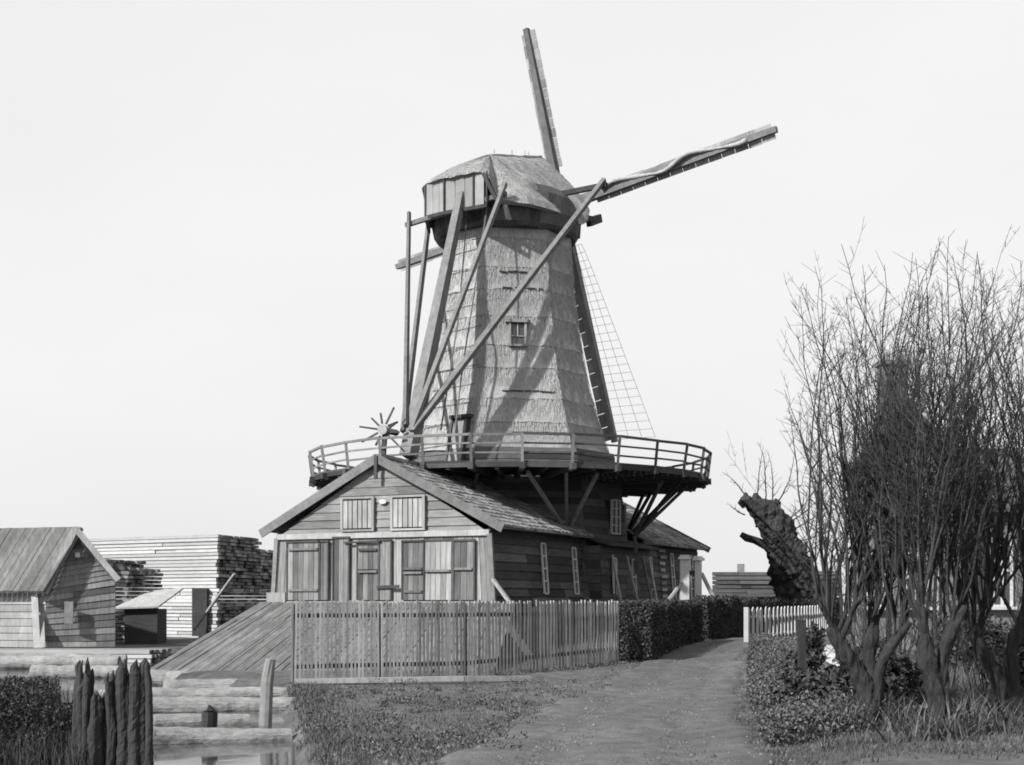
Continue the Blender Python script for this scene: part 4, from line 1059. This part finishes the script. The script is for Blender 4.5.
# dark solid box painting the shade of a gap in the stack, a plank shelter, and pole
q = MB(); q.box((-12.95, 58.25, 1.2), .62, .5, 2.0); mesh1(q, 'gap_shade', M['tarred'], (-12.95, 58.2, .1), 'dark upright box standing in for the shaded gap in the tall board stack', 'gap')
q = MB(); q.tube([Vector((-12.9, 56.8, .5)), Vector((-11.1, 56.0, 2.75))], .07, 6); mesh1(q, 'leaning_pole', M['log'], (-12.5, 56.8, .3), 'long pole leaning up to the right before the tall board stack', 'pole')
sh3 = thing('lean_to', (-13.6, 51.5, 0), 'small shelter with a pale sloping roof by the board stacks', 'shelter')
q = MB(); q.box((-13.55, 51.8, .7), 1.2, 1.4, 1.35); q.build('wall', M['tarred'], sh3)
q = MB(); q.hexa([(-14.5, 50.9, 1.36), (-12.85, 50.9, 1.42), (-12.4, 52.8, 2.1), (-13.6, 52.8, 2.0), (-14.5, 50.9, 1.42), (-12.85, 50.9, 1.48), (-12.4, 52.8, 2.16), (-13.6, 52.8, 2.06)]); q.build('roof', M['shutter'], sh3)

lumber((10.3, 72), (13.6, 72), (15, 78), .1, 3.25, 'low dark timber stack behind the hedge, nearest the sheds', .22, 21, m='tarred')
lumber((12.6, 66), (15.6, 66), (17, 72), .1, 3.1, 'dark timber stack behind the old pollard trunk', .2, 22, m='tarred2')
lumber((14.2, 60), (17.5, 60), (19, 66), .1, 3.0, 'dark timber stack right of the old pollard trunk', .2, 23, m='tarred2')
lumber((-24, 44.9), (-11.6, 44.9), (-11.3, 46.9), -.45, .16, 'low pale timber raft moored along the bank below the small hut', .14, 31)
# small house
sh = thing('wooden_hut', (-16.2, 47.6, 0), 'small weathered wooden hut with a steep roof at the left edge', 'hut')
sc = 47.5 / F
apx = Vector(((78 - 512) * sc, 47.5, 1.7 + 70 * sc)); eL = Vector(((48 - 512) * sc, 47.3, 1.7 + 10 * sc)); eR = Vector(((112 - 512) * sc, 47.9, 1.7 + 22 * sc))
bk = Vector((-6.5, 2.0, 0))
q = MB()
nrw = 20; zb = .1
lap_face(q, (eL.x, eL.y, zb), (eR.x, eR.y, zb), (eL.x, eL.y, eL.z), (eR.x, eR.y, eR.z), (0, -1, 0), zb, eL.z, .2, .03, 2)
lap_face(q, (eL.x, eL.y, eL.z), (eR.x, eR.y, eR.z), (apx.x - .03, apx.y, apx.z - .1), (apx.x + .03, apx.y, apx.z - .1), (0, -1, 0), eL.z, apx.z, .2, .03, 3)
q.build('gable_wall', M['door2'], sh)
q = MB(); lap_face(q, (eL + bk).to_tuple()[:2] + (zb,), (eL.x, eL.y, zb), (eL + bk).to_tuple(), eL.to_tuple(), (-.2, -1, 0), zb, eL.z, .25, .03, 2); q.build('side_wall', M['shutter'], sh)
q = MB(); th_ = Vector((-.05, -.05, .09))
nC = 34
for c in range(nC):
    f0, f1 = c / nC, (c + .94) / nC; e0 = eL + Vector((-.15, -.2, -.12)); o0 = Vector((.25, -.2, 0)); dz = Z * random.uniform(-.015, .02)
    q.hexa([e0 + o0 + bk * f0, e0 + o0 + bk * f1, apx + o0 + bk * f1, apx + o0 + bk * f0, e0 + o0 + bk * f0 + th_ + dz, e0 + o0 + bk * f1 + th_ + dz, apx + o0 + bk * f1 + th_ + dz, apx + o0 + bk * f0 + th_ + dz][::1])
e1 = eR + Vector((.2, -.1, -.12)); q.hexa([apx + Vector((0, -.2, 0)), e1, e1 + bk, apx + bk, apx + Vector((0, -.2, .1)), e1 + Z * .1, e1 + bk + Z * .1, apx + bk + Z * .1])
q.build('roof', M['planks'], sh)
q = MB(); q.beam(eL + Vector((.05, -.3, -.1)), apx + Vector((0, -.3, .05)), .06, .22); q.beam(apx + Vector((0, -.3, .05)), e1 + Vector((0, -.25, .05)), .06, .2); q.build('barge_board', M['shutter'], sh)
q = MB(); q.box((apx.x + .02, 47.4, apx.z - .85), .16, .06, .16); q.build('vent', M['white'], sh)
q = MB(); q.beam((-15.9, 46.9, .1), (-16.15, 47.3, 2.3), .22, .06, (0, 1, 0)); q.beam((-15.7, 46.8, .1), (-15.9, 47.3, 1.2), .2, .05, (0, 1, 0)); mesh1(q, 'leaning_planks', M['shutter'], (-15.9, 46.9, .1), 'two pale planks leaning against the hut gable', 'planks')
q = MB(); q.beam((-14.95, 47.2, .9), (-14.95, 47.25, 1.65), .3, .05, (0, 1, 0)); q.build('hatch', M['beam'], sh)

# logs afloat and ashore at the lower left
def log(x0, y0, x1, y1, z, r_, label, gp_='pale logs floating in the canal', m='log', flat=False):
    q = MB(); a, b_ = Vector((x0, y0, z)), Vector((x1, y1, z + random.uniform(-.03, .03))); n = 8
    pts = [a.lerp(b_, i / n) + Vector((0, random.uniform(-.03, .03), random.uniform(-.015, .015))) for i in range(n + 1)]
    if flat: q.beam(a, b_, r_ * 2.4, r_ * 1.1)
    else:
        rough(q, pts, [r_ * random.uniform(.9, 1.05) * (1.1 - .25 * i / n) for i in range(n + 1)], 18, .08, .07, 2.5, x0)
        m_ = len(q.v); q.f.append(tuple(range(17, -1, -1))); q.r.append(.9)
    return mesh1(q, 'log', M[m], a.lerp(b_, .5), label, 'log', gp_, smooth=False)
log(-9.1, 33.4, -6.6, 33.0, -.18, .2, 'short pale log nearest the slipway foot')
log(-7.6, 30.6, -4.7, 31.0, -.22, .2, 'pale log floating just below the slipway edge')
log(-8.3, 28.2, -4.5, 28.6, -.24, .15, 'long pale log between the slipway and the mooring stake')
log(-7.2, 25.0, -3.9, 25.9, -.24, .2, 'thickest pale log, lying behind the mooring stake')
log(-6.6, 22.2, -4.3, 22.9, -.27, .15, 'dark-edged log left of the mooring stake')
log(-5.3, 19.6, -3.2, 20.2, -.27, .17, 'nearest log at the bottom of the picture')
log(-17.5, 43.2, -12.0, 43.6, -.15, .22, 'pale log floating alongside the timber raft')
log(-18.5, 41.2, -11.5, 41.0, -.15, .22, 'long pale log floating beyond the black stakes, nearer than the raft')
log(-12.5, 36.5, -9.6, 36.2, -.2, .2, 'thin log floating out beyond the black stakes')
# mooring stakes
for x, y, h_, r_, lab in ((-3.95, 22.6, .75, .11, 'weathered leaning mooring stake standing among the logs'), (-4.45, 20.6, .1, .12, 'low dark stake stub in front of the leaning mooring stake')):
    q = MB(); q.tube([Vector((x - .06, y, -1)), Vector((x, y, h_ * .5)), Vector((x + .05, y, h_))], [r_, r_ * .95, r_ * .75], 10, jit=.08); mesh1(q, 'mooring_stake', M['darkbeam'] if h_ < .5 else M['beam'], (x, y, -1), lab, 'stake')
# broken black palisade
pal = thing('palisade', (-4.9, 17.2, -.5), 'jagged broken black timber palisade standing in the canal', 'palisade')
random.seed(12)
x = 74
while x < 147:
    wd_ = random.uniform(3.5, 9); Yp = 17.2 + random.uniform(-.12, .12); sc_ = Yp / F
    prof_ = 656 if x < 88 else (684 if x < 106 else (664 if x < 114 else (658 if x < 134 else 650)))
    yt = prof_ + random.uniform(0, 26); X_ = (x + wd_ / 2 - 512) * sc_; zt_ = 1.7 - (yt - 600) * sc_; h2_ = wd_ * sc_ / 2 * 1.05
    q = MB(); pts = [Vector((X_ + random.uniform(-.025, .025), Yp, z_)) for z_ in (-1.2, -.4, .1, zt_ - random.uniform(.15, .35), zt_ - .08)]; pts.append(Vector((X_ + random.uniform(-1, 1) * h2_ * .7, Yp, zt_)))
    rough(q, pts, [h2_ * 1.4, h2_ * 1.4, h2_ * 1.35, h2_ * 1.25, h2_ * .9, h2_ * .15], 12, .04, .12, 14, x)
    q.build('stake', M['stake'], pal); x += wd_ * .33
for z_ in (-.05, .35):
    q = MB(); q.beam(((78 - 512) * 17.4 / F, 17.42, z_), ((140 - 512) * 17.4 / F, 17.42, z_ + .06), .1, .14); q.build('waling', M['stake'], pal)
scr = thing('scrub', (-6.6, 18.2, -.4), 'low dark leafless scrub at the bottom left, beside the jagged palisade', 'scrub')
# low dark reed bank at far left, in front of the palisade
def blades(n, smp, h0, h1, wd, m, name, label, cat, loc=(0, 0, 0), bend=.35):
    q = MB()
    for _ in range(n):
        p = smp()
        if p is None: continue
        h_ = random.uniform(h0, h1); a = random.uniform(0, 6.28); sd__ = Vector((math.cos(a), math.sin(a), 0)); bd = Vector((random.gauss(0, bend), random.gauss(0, bend), 0)) * h_
        r_ = random.random(); w_ = wd * random.uniform(.6, 1.4)
        q.face([p - sd__ * w_, p + sd__ * w_, p + bd * .4 + Z * h_ * .6 + sd__ * w_ * .7, p + bd * .4 + Z * h_ * .6 - sd__ * w_ * .7], r_)
        q.face([p + bd * .4 + Z * h_ * .6 - sd__ * w_ * .7, p + bd * .4 + Z * h_ * .6 + sd__ * w_ * .7, p + bd + Z * h_], r_)
    o = q.build(name, m, None, loc); o['label'] = label; o['category'] = cat; o['kind'] = 'stuff'; return o
def s_reed():
    y = random.uniform(16.6, 19.5); x = (random.uniform(-60, 84) - 512) * y / F
    return Vector((x, y, -.35))
M['reed'] = mat('dark_reed', .05, .5, (3, 3, 3), .4, .3, .6, bump=0)
blades(1500, s_reed, .2, .55, .008, M['reed'], 'reeds', 'sparse dark reeds growing in the canal round the black stakes', 'reeds')

q = MB()
def s_scr():
    y = random.uniform(17.6, 19.6); x = (random.uniform(-80, 84) - 512) * y / F
    tp = 1.7 - (679 + 12 * noise.noise(Vector((x * 1.3, 0, 3))) - 600) * y / F
    if 60 < x * F / y + 512 < 76: tp -= .35
    return Vector((x, y, random.uniform(-.4, tp)))
tri_cloud(q, 26000, s_scr, .028, .8); q.build('foliage', M['reed'], scr)
q = MB()
for _ in range(260):
    p = s_scr(); p.z = -.4; shoot(q, p, (random.gauss(0, .25), random.gauss(0, .2), 1), random.uniform(.6, 1.25), .01, 3, 0, .1, .03, .3)
q.build('stems', M['twig'], scr)
# ------------------------------------------------------------------ grass and weeds
def road_edges(y):
    for (xa, ya, xb, yb), (xc, yc, xd, yd) in zip(ROAD, ROAD[1:]):
        if ya <= y <= yc: t = (y - ya) / (yc - ya); return xa + (xc - xa) * t, xb + (xd - xb) * t
    return None
random.seed(99)
def s_grass():
    y = 13.5 + 32 * random.random() ** 1.5; x = random.uniform(-.33, .42) * y
    e = road_edges(y)
    if x < bank_x(y) - .1: return None
    if y > 28.6 and x < 2.5 + (y - 33) * .2: return None
    if abs(x - (6.6 + (y - 25.4) * .164)) < .4 and y > 25: return None
    if e and e[0] + .55 + .7 * noise.noise(Vector((x * 1.2, y * 1.2, 0))) < x < e[1] - .25 + .4 * noise.noise(Vector((x * 2, y * 1.2, 5))):
        tq = (x - e[0]) / (e[1] - e[0])
        if random.random() > .06 + .5 * math.exp(-((tq - .5) / .1) ** 2) * (.6 + noise.noise(Vector((x, y * .5, 8)))): return None
    if noise.noise(Vector((x * .7, y * .7, 2))) < -.25 and random.random() < .8: return None
    return Vector((x, y, gz(x, y) - .01))
blades(60000, s_grass, .02, .07, .008, M['grass'], 'grass', 'short rough grass on the road verges and the garden bank', 'grass')
def s_near():
    y = random.uniform(13.8, 20); x = random.uniform(-.34, .4) * y; e = road_edges(y)
    if x < bank_x(y) - .1: return None
    if e and e[0] + .5 + .7 * noise.noise(Vector((x * 1.5, y * 1.5, 0))) < x < e[1] - .25 and random.random() > .1: return None
    return Vector((x, y, gz(x, y) - .01))
blades(30000, s_near, .02, .08, .004, M['grass'], 'grass', 'fine rough grass nearest the camera on both sides of the road', 'grass')
def s_tuft():
    y = random.uniform(15, 28.5); x = bank_x(y) + abs(random.gauss(0, .5)); return Vector((x, y, gz(x, y) - .03))
blades(4500, s_tuft, .04, .13, .007, M['grass'], 'bank_grass', 'longer tufts of grass along the canal bank', 'grass')
# weeds right of the road
lf = MB()
def s_weed():
    y = 16 + 22 * random.random() ** 1.25; e = road_edges(y); wdt = .95 + .4 * noise.noise(Vector((y, 0, 0)))
    x = e[1] + .05 + abs(random.gauss(.35, .45)) * wdt
    hh_ = .42 * (.5 + .9 * max(0, noise.noise(Vector((x * 1.4, y * 1.4, 7))) + .4)) * sstep(0, .3, x - e[1] + .1)
    return Vector((x, y, gz(x, y) + random.random() * hh_))
tri_cloud(lf, 30000, s_weed, .03, .2)
o = lf.build('weeds', M['leaf'], None, (0, 0, 0)); tag(o, 'leafy weeds and brambles along the right edge of the road', 'weeds', None, 'stuff')
def s_weed2():
    y = random.uniform(15, 26); x = random.uniform(.22, .42) * y
    if noise.noise(Vector((x * .9, y * .9, 11))) < -.05: return None
    return Vector((x, y, gz(x, y) - .02))
blades(16000, s_weed2, .1, .5, .008, M['leaf'], 'undergrowth', 'dry stalks and undergrowth around the willow trunks', 'undergrowth', bend=.5)
pm_ = MB()
for _ in range(3500):
    y = 14 + 30 * random.random() ** 1.3; e = road_edges(y)
    if not e: continue
    x = random.uniform(e[0] - .8, e[1] + .2); r_ = random.uniform(.006, .02) * (1.8 if random.random() < .06 else 1); c = Vector((x, y, gz(x, y) + .045)); a = random.uniform(0, 6.28)
    vs = [c + Vector((math.cos(a + k * 1.57) * r_ * random.uniform(.7, 1.3), math.sin(a + k * 1.57) * r_ * random.uniform(.7, 1.3), -.01)) for k in range(4)] + [c + Z * r_ * .7]
    pm_.raw(vs, [(0, 1, 4), (1, 2, 4), (2, 3, 4), (3, 0, 4)])
M['pebble'] = mat('pebble', .12, .5, (9, 9, 9), .2, .2, 1, bump=0)
o = pm_.build('pebbles', M['pebble'], None, (0, 0, 0)); tag(o, 'small stones and clods scattered over the dirt road', 'pebbles', None, 'stuff')
q = MB()
cl = []
while len(cl) < 170:
    y = 15 + 14 * random.random(); x = random.uniform(-.3, .1) * y; e = road_edges(y)
    if x < bank_x(y) + .1 or (e and x > e[0] + .5) or noise.noise(Vector((x * .6, y * .6, 21))) < -.15: continue
    cl.append((x, y, random.uniform(.05, .22)))
for k in range(120):
    t = random.random(); p = fx(t); cl.append((p.x + random.gauss(0, .12), p.y - random.uniform(.05, .35), random.uniform(.05, .14)))
def s_cl():
    x, y, r_ = random.choice(cl); a = random.uniform(0, 6.28); d = random.random() ** .5 * r_ * 1.3; return Vector((x + math.cos(a) * d, y + math.sin(a) * d, gz(x, y) + random.random() * r_ * .7))
tri_cloud(q, 15000, s_cl, .022, .3)
o = q.build('weeds', M['leaf'], None, (0, 0, 0)); tag(o, 'low scattered weeds on the verge between the canal, the grey fence and the road', 'weeds', None, 'stuff')
# garden bush, post
def bush(x, y, rx, rz_, n, label, m='hedge', size=.06):
    o = thing('bush', (x, y, gz(x, y)), label, 'bush', 'dark garden bushes'); b_ = MB(); st = MB()
    for _ in range(16):
        d = Vector((random.gauss(0, .5), random.gauss(0, .5), 1)).normalized(); st.tube([Vector((x, y, gz(x, y))), Vector((x, y, gz(x, y))) + d * rz_ * 1.0], [.014, .005], 4)
    def smp():
        d = Vector((random.gauss(0, 1), random.gauss(0, 1), random.gauss(0, 1))).normalized() * random.random() ** .4; k = 1 + .5 * noise.noise(d * 2.2 + Vector((x, y, 0)))
        return Vector((x + d.x * rx * k, y + d.y * rx * k, gz(x, y) + max(.02, rz_ * .55 + d.z * rz_ * .6 * k)))
    tri_cloud(b_, n, smp, size); st.build('stems', M['twig'], o); b_.build('foliage', M[m], o)
bush(6.35, 29.5, .24, .85, 1600, 'narrow dark bush in front of the white fence, behind the dark post')
bush(5.6, 27.2, .35, .5, 1500, 'small low bush at the road edge below the white fence')
bush(8.1, 30.5, .3, .5, 1200, 'small dark bush right of the pale garden path')
bush(4.6, 22.5, .35, .4, 1500, 'low bushy clump at the road edge nearest the camera')
bush(4.75, 18.3, .6, .75, 4500, 'dark tangled bush behind the forked willow trunk')
bush(3.95, 18.6, .4, .5, 2500, 'low dark bush left of the forked willow trunk')
bush(7.4, 19.5, .8, 1.0, 4200, 'large dark bush under the rightmost willow')
bush(9.5, 29, .9, 1.1, 4200, 'broad dark bush in front of the house wall')
q = MB(); q.beam((5.15, 24.8, -.1), (5.13, 24.85, 1.35), .13, .12, (0, 1, 0)); mesh1(q, 'fence_post', M['stake'], (5.15, 24.8, 0), 'old dark wooden post standing in the weeds by the road', 'post')
q = MB()
for k in range(5): q.beam((5.5 + k * 1.1, 22.6 - k * .1, .62 + gz(6, 22) * 0 + random.uniform(-.02, .02)), (6.6 + k * 1.1, 22.5 - k * .1, .6), .03, .03)
q = MB(); q.beam((5.0, 18.0, .33), (5.5, 17.7, .36), .16, .03); mesh1(q, 'plank', M['shutter'], (5.2, 17.9, .3), 'small pale plank lying in the grass near the willow trunks', 'plank')
